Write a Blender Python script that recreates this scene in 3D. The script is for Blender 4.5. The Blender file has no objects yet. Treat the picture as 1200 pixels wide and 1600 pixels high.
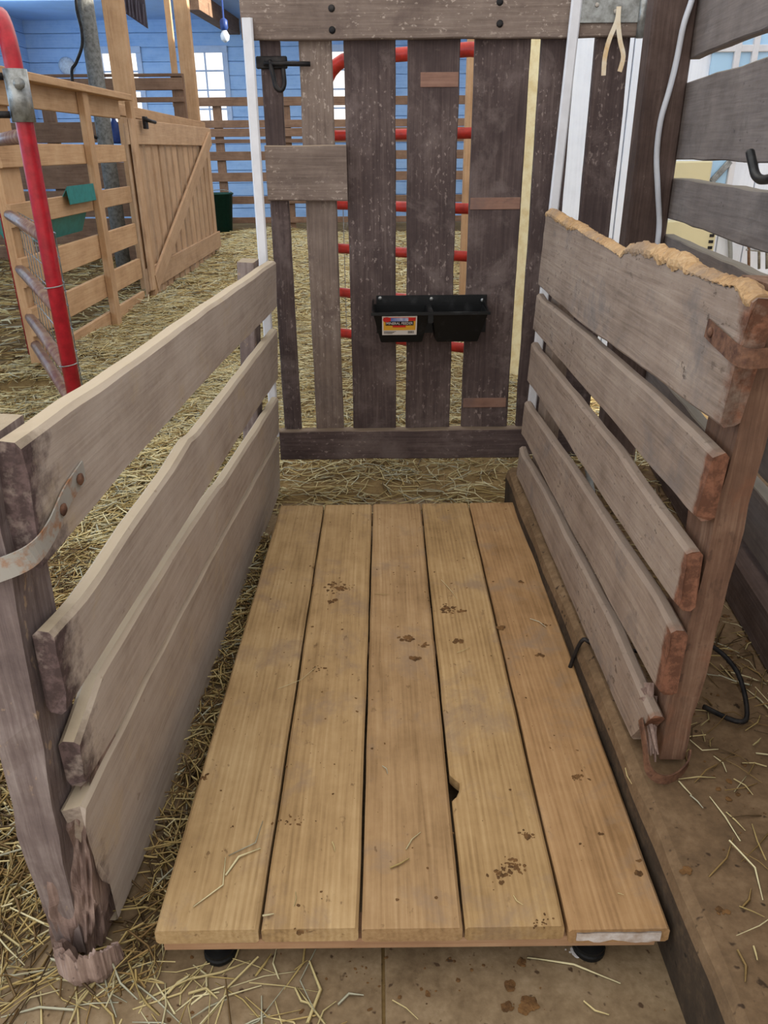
import bpy, bmesh, math, random
import numpy as np
from mathutils import Matrix, Vector, noise

random.seed(7); rng = np.random.default_rng(11)
SC = bpy.context.scene
COL = SC.collection

# ------------------------------------------------------------------ camera
F = 1200.0; HC = 1.04
def cam_axes(pitch, roll, yaw):
    p, r, w = map(math.radians, (pitch, roll, yaw))
    fwd = Vector((math.sin(w)*math.cos(p), math.cos(w)*math.cos(p), -math.sin(p)))
    right = Vector((math.cos(w), -math.sin(w), 0)); up = right.cross(fwd)
    return right*math.cos(r)+up*math.sin(r), up*math.cos(r)-right*math.sin(r), fwd
RT, UP, FW = cam_axes(25.3, -0.5, 0.35)
CP = Vector((0, 0, HC))
cd = bpy.data.cameras.new('camera'); cam = bpy.data.objects.new('camera', cd); COL.objects.link(cam)
cd.sensor_fit = 'VERTICAL'; cd.sensor_height = 36; cd.lens = F/1600*36; cd.clip_start = .02; cd.clip_end = 200
M = Matrix.Identity(4)
for i in range(3):
    M[i][0], M[i][1], M[i][2], M[i][3] = RT[i], UP[i], -FW[i], CP[i]
cam.matrix_world = M
SC.camera = cam

# ------------------------------------------------------------------ world, sun, exposure
wd = bpy.data.worlds.new('sky'); SC.world = wd; wd.use_nodes = True
bg = wd.node_tree.nodes['Background']; bg.inputs[0].default_value = (1.0, .975, .945, 1); bg.inputs[1].default_value = 1.0
sl = bpy.data.lights.new('sun', 'SUN'); sl.energy = 9.0; sl.angle = .01; sl.color = (1, .93, .8)
so = bpy.data.objects.new('sun', sl); COL.objects.link(so)
so.rotation_euler = Vector((-.94, .04, -.342)).to_track_quat('-Z', 'Y').to_euler(); so.location = (6, 3, 8)
SC.view_settings.view_transform = 'Standard'; SC.view_settings.look = 'None'
SC.view_settings.gamma = 1; SC.view_settings.use_curve_mapping = False
SC.view_settings.exposure = 0.78

# ------------------------------------------------------------------ measuring helper: a photo point on a real plane
def ray(x, y): return RT*((x-600)/F) - UP*((y-800)/F) + FW
def at(x, y, X=None, Y=None, Z=None):
    d = ray(x, y)
    t = (X-CP.x)/d.x if X is not None else (Y-CP.y)/d.y if Y is not None else (Z-CP.z)/d.z
    return CP + d*t

# ------------------------------------------------------------------ scene helpers
WM = {}
def place(o, Mw, parent=None):
    COL.objects.link(o); WM[o.name] = Mw
    if parent is not None:
        o.parent = parent; o.matrix_basis = WM[parent.name].inverted() @ Mw
    else:
        o.matrix_basis = Mw
    return o
def tag(o, label=None, cat=None, group=None, kind=None):
    if label: o['label'] = label
    if cat: o['category'] = cat
    if group: o['group'] = group
    if kind: o['kind'] = kind
    return o
def thing(name, label, cat, loc, group=None, kind=None):
    o = bpy.data.objects.new(name, None); o.empty_display_size = .1
    place(o, Matrix.Translation(Vector(loc)))
    return tag(o, label, cat, group, kind)
def mesh(name, vs, fs, mat, parent=None, Mw=None, smooth=False, upright=False):
    if upright:                                       # local X points up so the grain runs up the piece
        c = sum((Vector(v) for v in vs), Vector())/len(vs); Mw = frame(c, (0, 0, 1), (1, 0, 0), (0, 1, 0)); iv = Mw.inverted(); vs = [iv @ Vector(v) for v in vs]
    me = bpy.data.meshes.new(name); me.from_pydata([tuple(v) for v in vs], [], fs); me.validate()
    bm = bmesh.new(); bm.from_mesh(me); bmesh.ops.recalc_face_normals(bm, faces=bm.faces); bm.to_mesh(me); bm.free()
    if smooth: me.polygons.foreach_set('use_smooth', [True]*len(me.polygons))
    me.materials.append(mat)
    o = bpy.data.objects.new(name, me)
    if Mw is None:                                    # origin to the middle of the vertices
        vv = [Vector(v) for v in vs]
        c = sum(vv, Vector())/len(vv)
        me.transform(Matrix.Translation(-c)); Mw = Matrix.Translation(c)
    return place(o, Mw, parent)
def frame(O, u, v, n):
    m = Matrix.Identity(4)
    for i in range(3): m[i][0], m[i][1], m[i][2], m[i][3] = u[i], v[i], n[i], O[i]
    return m
def interp(pts, a):
    for (a0, b0), (a1, b1) in zip(pts, pts[1:]):
        if a <= a1 or (a1, b1) == pts[-1]:
            return b0 + (b1-b0)*((a-a0)/(a1-a0) if a1 != a0 else 0)
def strip(name, fr, top, bot, t, mat, parent, nu=None, e=.003, wob=.0012, nv=4, jag0=None, jag1=None, stain_shade=None, toprough=0, seed=0, bow=None):
    """a plank: edges given as polylines (a,b) in the frame's u,v; front face on n=0, back on n=-t"""
    L = max(abs(top[-1][0]-top[0][0]), abs(bot[-1][0]-bot[0][0]))
    nu = nu or max(2, int(L/.03))
    r = random.Random(seed*77+len(name))
    ca = sum(p[0] for p in (top[0], top[-1], bot[0], bot[-1]))/4; cb = sum(p[1] for p in (top[0], top[-1], bot[0], bot[-1]))/4
    vs, st, fs = [], [], []
    def sm(a, k): return noise.noise(Vector((a*9+seed*3.1, k*5.3, seed*1.7)))
    K = None
    for i in range(nu+1):
        s = i/nu
        at_ = top[0][0]+(top[-1][0]-top[0][0])*s; ab_ = bot[0][0]+(bot[-1][0]-bot[0][0])*s
        bt = interp(top, at_)+sm(at_, 1)*wob*2; bb = interp(bot, ab_)+sm(ab_, 2)*wob*2
        if toprough: bt += toprough*(noise.noise(Vector((at_*40, seed, 0)))+.5*noise.noise(Vector((at_*95, seed, 3))))
        sec = []
        for k in range(nv+1): sec.append((k/nv, 0.0))
        sec[0] = (e/(bt-bb), 0); sec[-1] = (1-e/(bt-bb), 0)
        sec += [(1, -e), (1, -t+e), (1-e/(bt-bb), -t), (e/(bt-bb), -t), (0, -t+e), (0, -e)]
        K = len(sec)
        for k, (f, n) in enumerate(sec):
            a = ab_+(at_-ab_)*f; b = bb+(bt-bb)*f
            if i == 0 and jag0: a += jag0(f, n)
            if i == nu and jag1: a += jag1(f, n)
            w = sm(a, 10+k*.37)*wob + (bow(a, b) if bow else 0)
            vs.append((a-ca, b-cb, n+w)); st.append(stain_shade(a, b) if stain_shade else 0)
    for i in range(nu):
        for k in range(K):
            k2 = (k+1) % K
            fs.append((i*K+k, i*K+k2, (i+1)*K+k2, (i+1)*K+k))
    fs.append(tuple(range(K-1, -1, -1))); fs.append(tuple(nu*K+k for k in range(K)))
    Mw = fr @ Matrix.Translation((ca, cb, 0))
    o = mesh(name, vs, fs, mat, parent, Mw)
    if stain_shade:
        at2 = o.data.attributes.new('stain_shade', 'FLOAT', 'POINT'); at2.data.foreach_set('value', st)
    return o
BARS = {}
def bar(name, P0, P1, w, t, vdir, mat, parent=None, e=.003):
    """straight squared timber; w along vdir, t across; local X is the length"""
    P0, P1 = Vector(P0), Vector(P1); u = (P1-P0); L = u.length; u.normalize()
    n = u.cross(Vector(vdir)).normalized(); v = n.cross(u)
    e = min(e, w*.3, t*.3)
    key = (round(L, 3), round(w, 4), round(t, 4), mat.name)
    Mw = frame((P0+P1)/2, u, v, n)
    if key in BARS:
        return place(bpy.data.objects.new(name, BARS[key]), Mw, parent)
    hw, ht, hl = w/2, t/2, L/2
    prof = [(-hw+e, ht), (hw-e, ht), (hw, ht-e), (hw, -ht+e), (hw-e, -ht), (-hw+e, -ht), (-hw, -ht+e), (-hw, ht-e)]
    vs = [(-hl, a, b) for a, b in prof]+[(hl, a, b) for a, b in prof]
    fs = [(k, (k+1) % 8, 8+(k+1) % 8, 8+k) for k in range(8)]+[tuple(range(7, -1, -1)), tuple(range(8, 16))]
    o = mesh(name, vs, fs, mat, parent, Mw); BARS[key] = o.data
    return o
def box(name, a, b, mat, parent=None, e=.003):
    a, b = Vector(a), Vector(b)
    bm = bmesh.new(); bmesh.ops.create_cube(bm, size=1)
    d = b-a
    for v in bm.verts: v.co = Vector((v.co.x*d.x, v.co.y*d.y, v.co.z*d.z))
    if e: bmesh.ops.bevel(bm, geom=bm.edges[:], offset=min(e, min(d)*.3), segments=1, affect='EDGES')
    me = bpy.data.meshes.new(name); bm.to_mesh(me); bm.free(); me.materials.append(mat)
    return place(bpy.data.objects.new(name, me), Matrix.Translation((a+b)/2), parent)
def sweep(pts, r, n=8, flat=None, close=False):
    pts = [Vector(p) for p in pts]; vs, fs = [], []
    up = None; m = len(pts)
    for i, p in enumerate(pts):
        d = (pts[min(i+1, m-1)]-pts[max(i-1, 0)]).normalized()
        if up is None:
            up = Vector((0, 0, 1)) if abs(d.z) < .9 else Vector((0, 1, 0))
            if flat is not None: up = Vector(flat)
        s = d.cross(up).normalized(); up = s.cross(d).normalized()
        rr = r[i] if isinstance(r, (list, tuple)) else r
        for k in range(n):
            a = 2*math.pi*k/n
            vs.append(p+s*math.cos(a)*rr+up*math.sin(a)*rr)
    for i in range(m-1):
        for k in range(n):
            fs.append((i*n+k, i*n+(k+1) % n, (i+1)*n+(k+1) % n, (i+1)*n+k))
    fs += [tuple(range(n)), tuple((m-1)*n+k for k in range(n))]
    return vs, fs
def smoothpath(pts, k=6):
    pts = [Vector(p) for p in pts]; out = []
    for i in range(len(pts)-1):
        p0, p1, p2, p3 = pts[max(i-1, 0)], pts[i], pts[i+1], pts[min(i+2, len(pts)-1)]
        for j in range(k):
            t = j/k
            out.append(.5*((2*p1)+(p2-p0)*t+(2*p0-5*p1+4*p2-p3)*t*t+(-p0+3*p1-3*p2+p3)*t**3))
    return out+[pts[-1]]
def tube(name, pts, r, mat, parent=None, n=8, k=0):
    if k: pts = smoothpath(pts, k)
    vs, fs = sweep(pts, r, n)
    return mesh(name, vs, fs, mat, parent, smooth=True)
def band(name, pts, wdirs, w, t, mat, parent=None):
    """flat metal band: path pts, wdirs = direction of its width, thickness t"""
    vs, fs = [], []; m = len(pts); pts = [Vector(p) for p in pts]
    for i, p in enumerate(pts):
        d = (pts[min(i+1, m-1)]-pts[max(i-1, 0)]).normalized(); wd_ = Vector(wdirs).normalized()
        wd_ = (wd_-d*wd_.dot(d)).normalized(); nn = d.cross(wd_)
        for a, b in ((-1, -1), (1, -1), (1, 1), (-1, 1)): vs.append(p+wd_*a*w/2+nn*b*t/2)
    for i in range(m-1):
        for k in range(4): fs.append((i*4+k, i*4+(k+1) % 4, (i+1)*4+(k+1) % 4, (i+1)*4+k))
    fs += [(0, 1, 2, 3), tuple((m-1)*4+k for k in range(4))]
    return mesh(name, vs, fs, mat, parent)
def lathe(name, prof, n, mat, parent, Mw, smooth=True):
    vs, fs = [], []
    for r, z in prof:
        for k in range(n): vs.append((r*math.cos(2*math.pi*k/n), r*math.sin(2*math.pi*k/n), z))
    for i in range(len(prof)-1):
        for k in range(n): fs.append((i*n+k, i*n+(k+1) % n, (i+1)*n+(k+1) % n, (i+1)*n+k))
    fs += [tuple(range(n)), tuple((len(prof)-1)*n+k for k in range(n))]
    return mesh(name, vs, fs, mat, parent, Mw, smooth)

# ------------------------------------------------------------------ materials
def lin(c):
    f = lambda v: v/12.92 if v <= .04045 else ((v+.055)/1.055)**2.4
    return tuple(f(x/255) for x in c)+(1,)
class NT:
    def __init__(s, name):
        s.m = bpy.data.materials.new(name); s.m.use_nodes = True; s.t = s.m.node_tree
        s.b = s.t.nodes['Principled BSDF']; s.b.inputs['Specular IOR Level'].default_value = .25
    def n(s, typ, **kw):
        o = s.t.nodes.new(typ)
        for k, v in kw.items():
            if hasattr(o, k): setattr(o, k, v)
            else: o.inputs[k].default_value = v
        return o
    def l(s, a, b): s.t.links.new(a, b)
    def math(s, op, a, b=None, clamp=False):
        o = s.t.nodes.new('ShaderNodeMath'); o.operation = op; o.use_clamp = clamp
        for i, v in enumerate((a, b)):
            if v is None: continue
            if isinstance(v, (int, float)): o.inputs[i].default_value = v
            else: s.l(v, o.inputs[i])
        return o.outputs[0]
    def mix(s, fac, a, b):
        o = s.t.nodes.new('ShaderNodeMix'); o.data_type = 'RGBA'
        for i, v in ((0, fac), (6, a), (7, b)):
            if isinstance(v, (int, float, tuple)): o.inputs[i].default_value = v
            else: s.l(v, o.inputs[i])
        return o.outputs[2]
    def ramp(s, fac, stops):
        o = s.t.nodes.new('ShaderNodeValToRGB'); s.l(fac, o.inputs[0]); e = o.color_ramp.elements
        while len(e) < len(stops): e.new(.5)
        for q, (p, c) in zip(e, stops): q.position = p; q.color = c
        return o.outputs[0]
    def noise(s, vec, scale, detail=4, rough=.6, dist=0):
        o = s.n('ShaderNodeTexNoise'); o.inputs['Scale'].default_value = scale; o.inputs['Detail'].default_value = detail
        o.inputs['Roughness'].default_value = rough; o.inputs['Distortion'].default_value = dist
        if vec is not None: s.l(vec, o.inputs['Vector'])
        return o.outputs[0]
    def mapped(s, vec, sc):
        o = s.n('ShaderNodeMapping'); o.inputs['Scale'].default_value = sc; s.l(vec, o.inputs['Vector']); return o.outputs[0]
    def coords(s):
        tc = s.n('ShaderNodeTexCoord'); oi = s.n('ShaderNodeObjectInfo')
        a = s.n('ShaderNodeVectorMath', operation='SCALE'); a.inputs[0].default_value = (13.1, 7.7, 5.3); s.l(oi.outputs['Random'], a.inputs['Scale'])
        b = s.n('ShaderNodeVectorMath', operation='ADD'); s.l(tc.outputs['Object'], b.inputs[0]); s.l(a.outputs[0], b.inputs[1])
        s.rand = oi.outputs['Random']
        return b.outputs[0]
    def step(s, f, lo, hi):
        o = s.n('ShaderNodeMapRange'); s.l(f, o.inputs[0]); o.inputs[1].default_value = lo; o.inputs[2].default_value = hi; return o.outputs[0]
    def bump(s, h, strength, dist=.004):
        o = s.n('ShaderNodeBump'); o.inputs['Strength'].default_value = strength; o.inputs['Distance'].default_value = dist
        s.l(h, o.inputs['Height']); s.l(o.outputs[0], s.b.inputs['Normal'])
def wood(name, dark, mid, light, grain=1.0, dust=None, dustamt=.8, stain_shade=None, fleck=None, fleck_lo=.66, blot=None, blot_lo=.55, fscale=38, rings=0, rough=.85, var=.25, bump=.5):
    N = NT(name); v = N.coords()
    g1 = N.noise(N.mapped(v, (2.2*grain, 48*grain, 48*grain)), 1.6, 5, .65, .6)
    g2 = N.noise(N.mapped(v, (5*grain, 170*grain, 170*grain)), 1.2, 3, .6)
    g3 = N.noise(v, 6, 6, .7)
    f = N.math('ADD', N.math('MULTIPLY', g1, .34), N.math('ADD', N.math('MULTIPLY', g2, .2), N.math('MULTIPLY', g3, .46)))
    if rings:
        w = N.n('ShaderNodeTexWave', wave_type='BANDS', bands_direction='Y'); w.inputs['Scale'].default_value = rings; w.inputs['Distortion'].default_value = 9
        w.inputs['Detail'].default_value = 2; w.inputs['Detail Scale'].default_value = .35; N.l(N.mapped(v, (.1, 1, 1)), w.inputs['Vector'])
        wm = N.math('MULTIPLY', w.outputs['Fac'], N.step(N.noise(N.mapped(v, (.6, 4, 4)), 1.5, 2), .35, .65)); f = N.math('ADD', N.math('MULTIPLY', f, .95), N.math('MULTIPLY', wm, .075))
    c = N.ramp(f, [(.33, lin(dark)), (.5, lin(mid)), (.67, lin(light))])
    if var:
        hv = N.n('ShaderNodeHueSaturation'); N.l(c, hv.inputs['Color'])
        N.l(N.math('ADD', N.math('MULTIPLY', N.rand, var), 1-var/2), hv.inputs['Value']); c = hv.outputs[0]
    oc = N.n('ShaderNodeObjectInfo'); mm = N.n('ShaderNodeMix', data_type='RGBA', blend_type='MULTIPLY'); mm.inputs[0].default_value = 1; N.l(c, mm.inputs[6]); N.l(oc.outputs['Color'], mm.inputs[7]); c = mm.outputs[2]
    if blot:
        b = N.noise(v, 7, 6, .7, .3); c = N.mix(N.math('MULTIPLY', N.step(b, blot_lo, blot_lo+.14), .75), c, lin(blot))
    if fleck:
        k = N.noise(N.mapped(v, (1, 1.6, 1.6)), fscale, 3, .6); k2 = N.noise(v, 3, 2)
        k = N.math('MULTIPLY', N.step(k, fleck_lo, fleck_lo+.07), N.step(k2, .42, .6)); c = N.mix(N.math('MULTIPLY', k, .7), c, lin(fleck))
    if stain_shade:
        at_ = N.n('ShaderNodeAttribute', attribute_name='stain_shade'); q = N.noise(v, 30, 4, .7)
        s = N.math('ADD', at_.outputs['Fac'], N.math('MULTIPLY', N.math('SUBTRACT', q, .5), .9)); sc_ = N.mix(N.step(N.noise(v, 55, 4, .7), .45, .62), lin(stain_shade), tuple(min(1, x*1.9) for x in lin(stain_shade)[:3])+(1,)); c = N.mix(N.step(s, .45, .75), c, sc_)
    if dust:
        ge = N.n('ShaderNodeNewGeometry'); sx = N.n('ShaderNodeSeparateXYZ'); N.l(ge.outputs['Normal'], sx.inputs[0])
        d = N.math('MULTIPLY', N.step(sx.outputs[2], .45, .85), dustamt); c = N.mix(d, c, lin(dust))
    N.l(c, N.b.inputs['Base Color']); N.b.inputs['Roughness'].default_value = rough
    N.bump(f, bump, .005)
    return N.m
def plain(name, col, rough=.5, metal=0, nscale=30, amt=.25, col2=None, bump=0, lo=.4, hi=.65):
    N = NT(name); v = N.coords(); q = N.noise(v, nscale, 5, .65)
    c2 = lin(col2) if col2 else tuple(x*(1-amt) for x in lin(col)[:3])+(1,)
    N.l(N.mix(N.step(q, lo, hi), lin(col), c2), N.b.inputs['Base Color'])
    N.b.inputs['Roughness'].default_value = rough; N.b.inputs['Metallic'].default_value = metal
    if bump: N.bump(q, bump)
    return N.m

m_deck = wood('deck_pine', (128, 102, 68), (168, 139, 99), (192, 165, 124), rings=34, fleck=(100, 74, 48), fleck_lo=.65, blot=(142, 119, 96), blot_lo=.53, rough=.75, var=.08, stain_shade=(86, 66, 48), bump=.35)
m_batten = wood('batten_pine', (140, 104, 78), (166, 130, 98), (184, 150, 118), rough=.8)
m_left = wood('dusty_board', (148, 132, 118), (178, 163, 150), (194, 181, 168), dust=(184, 168, 142), stain_shade=(78, 64, 62), fleck=(120, 100, 84), fleck_lo=.68, blot=(184, 164, 136), blot_lo=.55, var=.08, bump=.3)
m_lpost = wood('old_post', (70, 58, 57), (116, 102, 98), (156, 144, 138), dust=(170, 154, 128), blot=(146, 134, 130), blot_lo=.55, fleck=(176, 150, 120), fleck_lo=.62, bump=.8)
m_rot = wood('rotten_wood', (92, 72, 66), (142, 120, 110), (182, 160, 148), grain=1.4, bump=1, var=.2, blot=(66, 50, 48), blot_lo=.57, fleck=(60, 46, 42), fleck_lo=.62)
m_right = wood('grimy_board', (106, 90, 78), (142, 124, 110), (164, 147, 131), dust=(146, 130, 116), dustamt=.6, fleck=(70, 56, 47), fleck_lo=.61, fscale=46, blot=(112, 104, 100), blot_lo=.54, stain_shade=(96, 64, 48), var=.1, bump=.6)
m_rpost = wood('rust_brown_post', (76, 56, 45), (112, 84, 67), (146, 118, 97), grain=1.0, fleck=(60, 44, 38), fleck_lo=.58, blot=(128, 86, 64), blot_lo=.55, var=.1, bump=1)
m_raw = wood('raw_broken_wood', (112, 84, 60), (172, 138, 98), (200, 170, 130), grain=1.6, bump=1, var=.05, blot=(134, 116, 100), blot_lo=.47)
m_gate = wood('brown_gate_board', (54, 44, 43), (79, 66, 64), (110, 96, 91), fleck=(150, 135, 128), fleck_lo=.6, fscale=58, blot=(110, 97, 93), blot_lo=.52, dust=(136, 118, 98), rough=.8, var=.16, bump=.4)
m_gate2 = wood('greyed_gate_board', (88, 75, 68), (120, 105, 96), (148, 133, 122), fleck=(178, 164, 152), fleck_lo=.6, fscale=70, dust=(150, 132, 110), blot=(92, 78, 73), rough=.85, var=.16)
m_patch = wood('reddish_patch', (104, 78, 68), (134, 102, 88), (152, 122, 106), var=.05, fleck=(90, 72, 68), fleck_lo=.6, blot=(112, 92, 86), blot_lo=.5)
m_tan = wood('new_timber', (150, 114, 82), (180, 143, 106), (196, 162, 126), fleck=(120, 86, 60), fleck_lo=.7, rough=.8, var=.14, bump=.25)
m_slat = wood('gate_slat_timber', (150, 118, 90), (178, 144, 112), (194, 162, 130), fleck=(112, 82, 60), fleck_lo=.7, rough=.8, var=.2, bump=.25)
m_brown = wood('pen_timber', (96, 74, 60), (128, 100, 80), (150, 122, 100), fleck=(70, 52, 42), rough=.85, var=.2)
m_grey = wood('weathered_plank', (92, 84, 80), (120, 110, 105), (140, 130, 123), dust=(138, 130, 116), fleck=(66, 58, 55), fleck_lo=.66, blot=(100, 92, 88), var=.12, bump=.4)
m_dark = wood('dark_post', (60, 48, 44), (88, 72, 66), (116, 98, 90), fleck=(140, 122, 112), fleck_lo=.68, blot=(66, 52, 46), var=.1, bump=.6)
m_bluewall = wood('blue_white_paint', (140, 178, 226), (166, 202, 244), (182, 213, 248), grain=.5, fleck=(110, 150, 200), fleck_lo=.74, rough=.6, var=.08, bump=.15)
m_ceil = plain('ceiling_paint', (170, 204, 246), .7, nscale=2, amt=.12)
m_white = wood('white_paint_board', (218, 224, 234), (232, 238, 248), (240, 245, 253), grain=.6, rough=.6, var=.05, bump=.15, fleck=(190, 196, 202), fleck_lo=.74)
m_trimwhite = plain('window_paint', (196, 214, 240), .5, nscale=14, amt=.1)
m_pvc = plain('white_pvc', (216, 216, 220), .35, nscale=16, amt=.1)
m_cream = plain('cream_paint', (240, 230, 188), .5, nscale=22, col2=(224, 206, 154))
m_red = plain('red_pipe_paint', (168, 34, 44), .32, nscale=26, col2=(138, 28, 36))
m_redb = plain('red_gate_paint', (178, 52, 40), .38, nscale=26, col2=(140, 44, 36))
m_pipe = plain('worn_brown_pipe', (112, 78, 72), .4, nscale=18, col2=(142, 118, 98))
m_galv = plain('galvanised_steel', (160, 162, 160), .4, .6, 40, col2=(120, 120, 116))
m_strap = plain('rust_speckled_strap', (172, 168, 160), .55, .25, 45, col2=(164, 118, 84), lo=.5, hi=.66)
m_rust = plain('rusty_iron', (122, 88, 68), .8, .1, 60, col2=(78, 54, 44), bump=.4)
m_black = plain('black_plastic', (22, 23, 24), .38, nscale=26, col2=(46, 47, 48), lo=.55, hi=.75)
m_blackiron = plain('black_iron', (26, 25, 27), .5, .3, 40, col2=(52, 48, 46))
m_rubber = plain('black_rubber', (18, 18, 18), .6)
m_green = plain('dark_green_plastic', (22, 66, 58), .4)
m_teal = plain('teal_plastic', (42, 122, 116), .4)
m_bluep = plain('blue_plastic', (40, 62, 118), .4)
m_sign = plain('dark_sign_board', (36, 26, 34), .6, nscale=12, col2=(54, 44, 54))
m_signtext = plain('sign_lettering', (92, 88, 100), .7)
m_cable = plain('grey_white_cable', (214, 217, 224), .3, nscale=10, amt=.12)
m_hose = plain('grey_hose', (150, 152, 150), .5)
m_strapy = plain('yellowed_strap', (212, 200, 178), .5, nscale=16, col2=(196, 156, 96))
m_beige = plain('beige_cabinet', (214, 204, 164), .5, nscale=4, amt=.08)
m_column = plain('mottled_column', (128, 128, 124), .8, nscale=38, col2=(92, 90, 86), bump=.2)
m_bulb = plain('opal_bulb', (220, 230, 240), .2)
m_dung = plain('dried_dung', (116, 84, 50), .95, nscale=60, col2=(74, 52, 31), bump=.6)
m_powder = plain('white_powder', (216, 212, 210), .95, nscale=50, amt=.15)
m_chalk = plain('white_end_paint', (214, 206, 200), .8, nscale=40, col2=(176, 156, 140))
m_label = plain('label_paper', (222, 216, 210), .45, nscale=4, amt=.04)
m_lyel = plain('label_yellow', (226, 172, 62), .45, nscale=4, amt=.05)
m_lred = plain('label_red', (206, 52, 48), .45, nscale=4, amt=.05)
m_lblue = plain('label_blue', (96, 120, 190), .45, nscale=30, col2=(220, 220, 230))
m_lblk = plain('label_black', (30, 24, 26), .45)
def glass():
    N = NT('window_glass'); t = N.n('ShaderNodeBsdfTransparent'); g = N.n('ShaderNodeBsdfGlossy'); g.inputs['Roughness'].default_value = .05
    mx = N.n('ShaderNodeMixShader'); mx.inputs[0].default_value = .06; N.l(t.outputs[0], mx.inputs[1]); N.l(g.outputs[0], mx.inputs[2])
    N.l(mx.outputs[0], N.t.nodes['Material Output'].inputs['Surface']); return N.m
m_glass = glass()
def concrete(name, a, b, c, d):
    N = NT(name); tc = N.n('ShaderNodeTexCoord'); v = tc.outputs['Object']
    n1 = N.noise(v, 2.2, 6, .65); n2 = N.noise(v, 26, 5, .7); n3 = N.noise(v, 90, 3, .6)
    f = N.math('ADD', N.math('MULTIPLY', n1, .5), N.math('ADD', N.math('MULTIPLY', n2, .32), N.math('MULTIPLY', n3, .18)))
    col = N.ramp(f, [(.36, lin(a)), (.5, lin(b)), (.64, lin(c))])
    k = N.noise(v, 60, 2, .5); col = N.mix(N.step(k, .66, .72), col, lin(d))
    N.l(col, N.b.inputs['Base Color']); N.b.inputs['Roughness'].default_value = .95; N.bump(f, .5, .006); return N.m
m_floor = concrete('dirty_concrete', (98, 80, 58), (130, 110, 84), (156, 137, 110), (74, 56, 40))
m_ledge = concrete('shade_toned_concrete', (82, 65, 47), (112, 90, 66), (138, 114, 87), (62, 48, 35))  # base tone lowered to stand in for shade over the ledge
m_face = concrete('dark_face_concrete', (42, 35, 28), (66, 54, 42), (98, 80, 60), (34, 28, 22))  # darker concrete for the ledge's vertical face
m_sandy = concrete('straw_chaff_ground', (84, 66, 38), (116, 94, 58), (144, 122, 82), (66, 50, 28))
def straw_mat():
    N = NT('straw'); a = N.n('ShaderNodeAttribute', attribute_name='tint', attribute_type='GEOMETRY')
    N.l(a.outputs['Color'], N.b.inputs['Base Color']); N.b.inputs['Roughness'].default_value = .6; return N.m
m_straw = straw_mat()

# ================================================================== STRUCTURE
def ground_h(x, y):
    """height of the bedding over the bare floor"""
    h = 0.0
    if x < -.45:
        w = min(1, max(0, (y-.75)/.6))*min(1, (-.45-x)/.25)
        h = w*(.03+.05*max(0, noise.noise(Vector((x*1.6, y*1.3, 2)))+.35)+.03*max(0, noise.noise(Vector((x*4, y*4, 5)))))
        if x < -1.25 and 3.4 < y < 8: h += .05*min(1, (-1.25-x)/.3)
    if y > 2.15 and x >= -.45:
        w = min(1, (y-2.15)/.5)*min(1, max(0, (x+.45)/.1)) if x < -.35 else min(1, (y-2.15)/.5)
        h = max(h, w*(.012+.03*max(0, noise.noise(Vector((x*2, y*2, 7)))+.2)))
    return h
# concrete slab, in two pours with a recessed joint at the front
box('floor', (-7, -2, -.2), (-.005, 16, 0), m_floor, None, 0); tag(bpy.data.objects['floor'], 'dirty tan concrete floor of the barn', kind='structure')
fl = bpy.data.objects['floor']
o = box('floor', (.0, -2, -.2), (.6, 16, 0), m_floor, None, .002); tag(o, 'concrete floor slab right of the joint', kind='structure')
o = box('floor', (.6, 1.6, -.2), (5, 16, -.001), m_floor, None, 0); tag(o, 'concrete floor slab beyond the ledge', kind='structure')
o = box('floor', (-.005, -2, -.22), (.0, 16, -.004), m_sandy, None, 0); tag(o, 'dirt filled joint between the floor slabs', kind='structure')
# raised ledge on the right with a worn edge
vs, fs = [], []
ys = [(-2+i*.05) for i in range(85)]
prof = [(.394, -.01), (.3925, .118), (.397, .138), (.412, .147), (.62, .1475), (1.4, .1475), (3.2, .1475)]
for y in ys:
    for k, (x, z) in enumerate(prof):
        w = noise.noise(Vector((y*6, k*.8, 1)))*.006 if k in (1, 2, 3) else 0
        vs.append((x+w, y, z+(noise.noise(Vector((y*9, x*9, 4)))*.003 if k > 0 else 0)))
n = len(prof)
for i in range(len(ys)-1):
    for k in range(n-1): fs.append((i*n+k, i*n+k+1, (i+1)*n+k+1, (i+1)*n+k))
fs.append(tuple((len(ys)-1)*n+k for k in range(n)))
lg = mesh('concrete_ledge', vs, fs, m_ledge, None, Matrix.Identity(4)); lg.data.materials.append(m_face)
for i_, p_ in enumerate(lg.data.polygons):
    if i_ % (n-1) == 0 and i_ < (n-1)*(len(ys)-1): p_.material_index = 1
tag(lg, 'raised brown concrete ledge right of the wooden platform', kind='structure')
# bedding surface under the loose straw
vs, fs = [], []; gx = np.linspace(-6, 2.3, 140); gy = np.linspace(.5, 12.6, 180)
idx = {}
for j, y in enumerate(gy):
    for i, x in enumerate(gx):
        idx[i, j] = len(vs); vs.append((x, y, ground_h(x, y)-.004))
for j in range(len(gy)-1):
    for i in range(len(gx)-1):
        if max(vs[idx[a, b]][2] for a, b in ((i, j), (i+1, j), (i+1, j+1), (i, j+1))) > -.0035 and not (gx[i+1] > -.45 and gy[j] < 2.12):
            fs.append((idx[i, j], idx[i+1, j], idx[i+1, j+1], idx[i, j+1]))
tag(mesh('chaff_ground', vs, fs, m_sandy, None, Matrix.Identity(4), True), 'trodden chaff and dirt under the loose straw', kind='structure')

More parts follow.
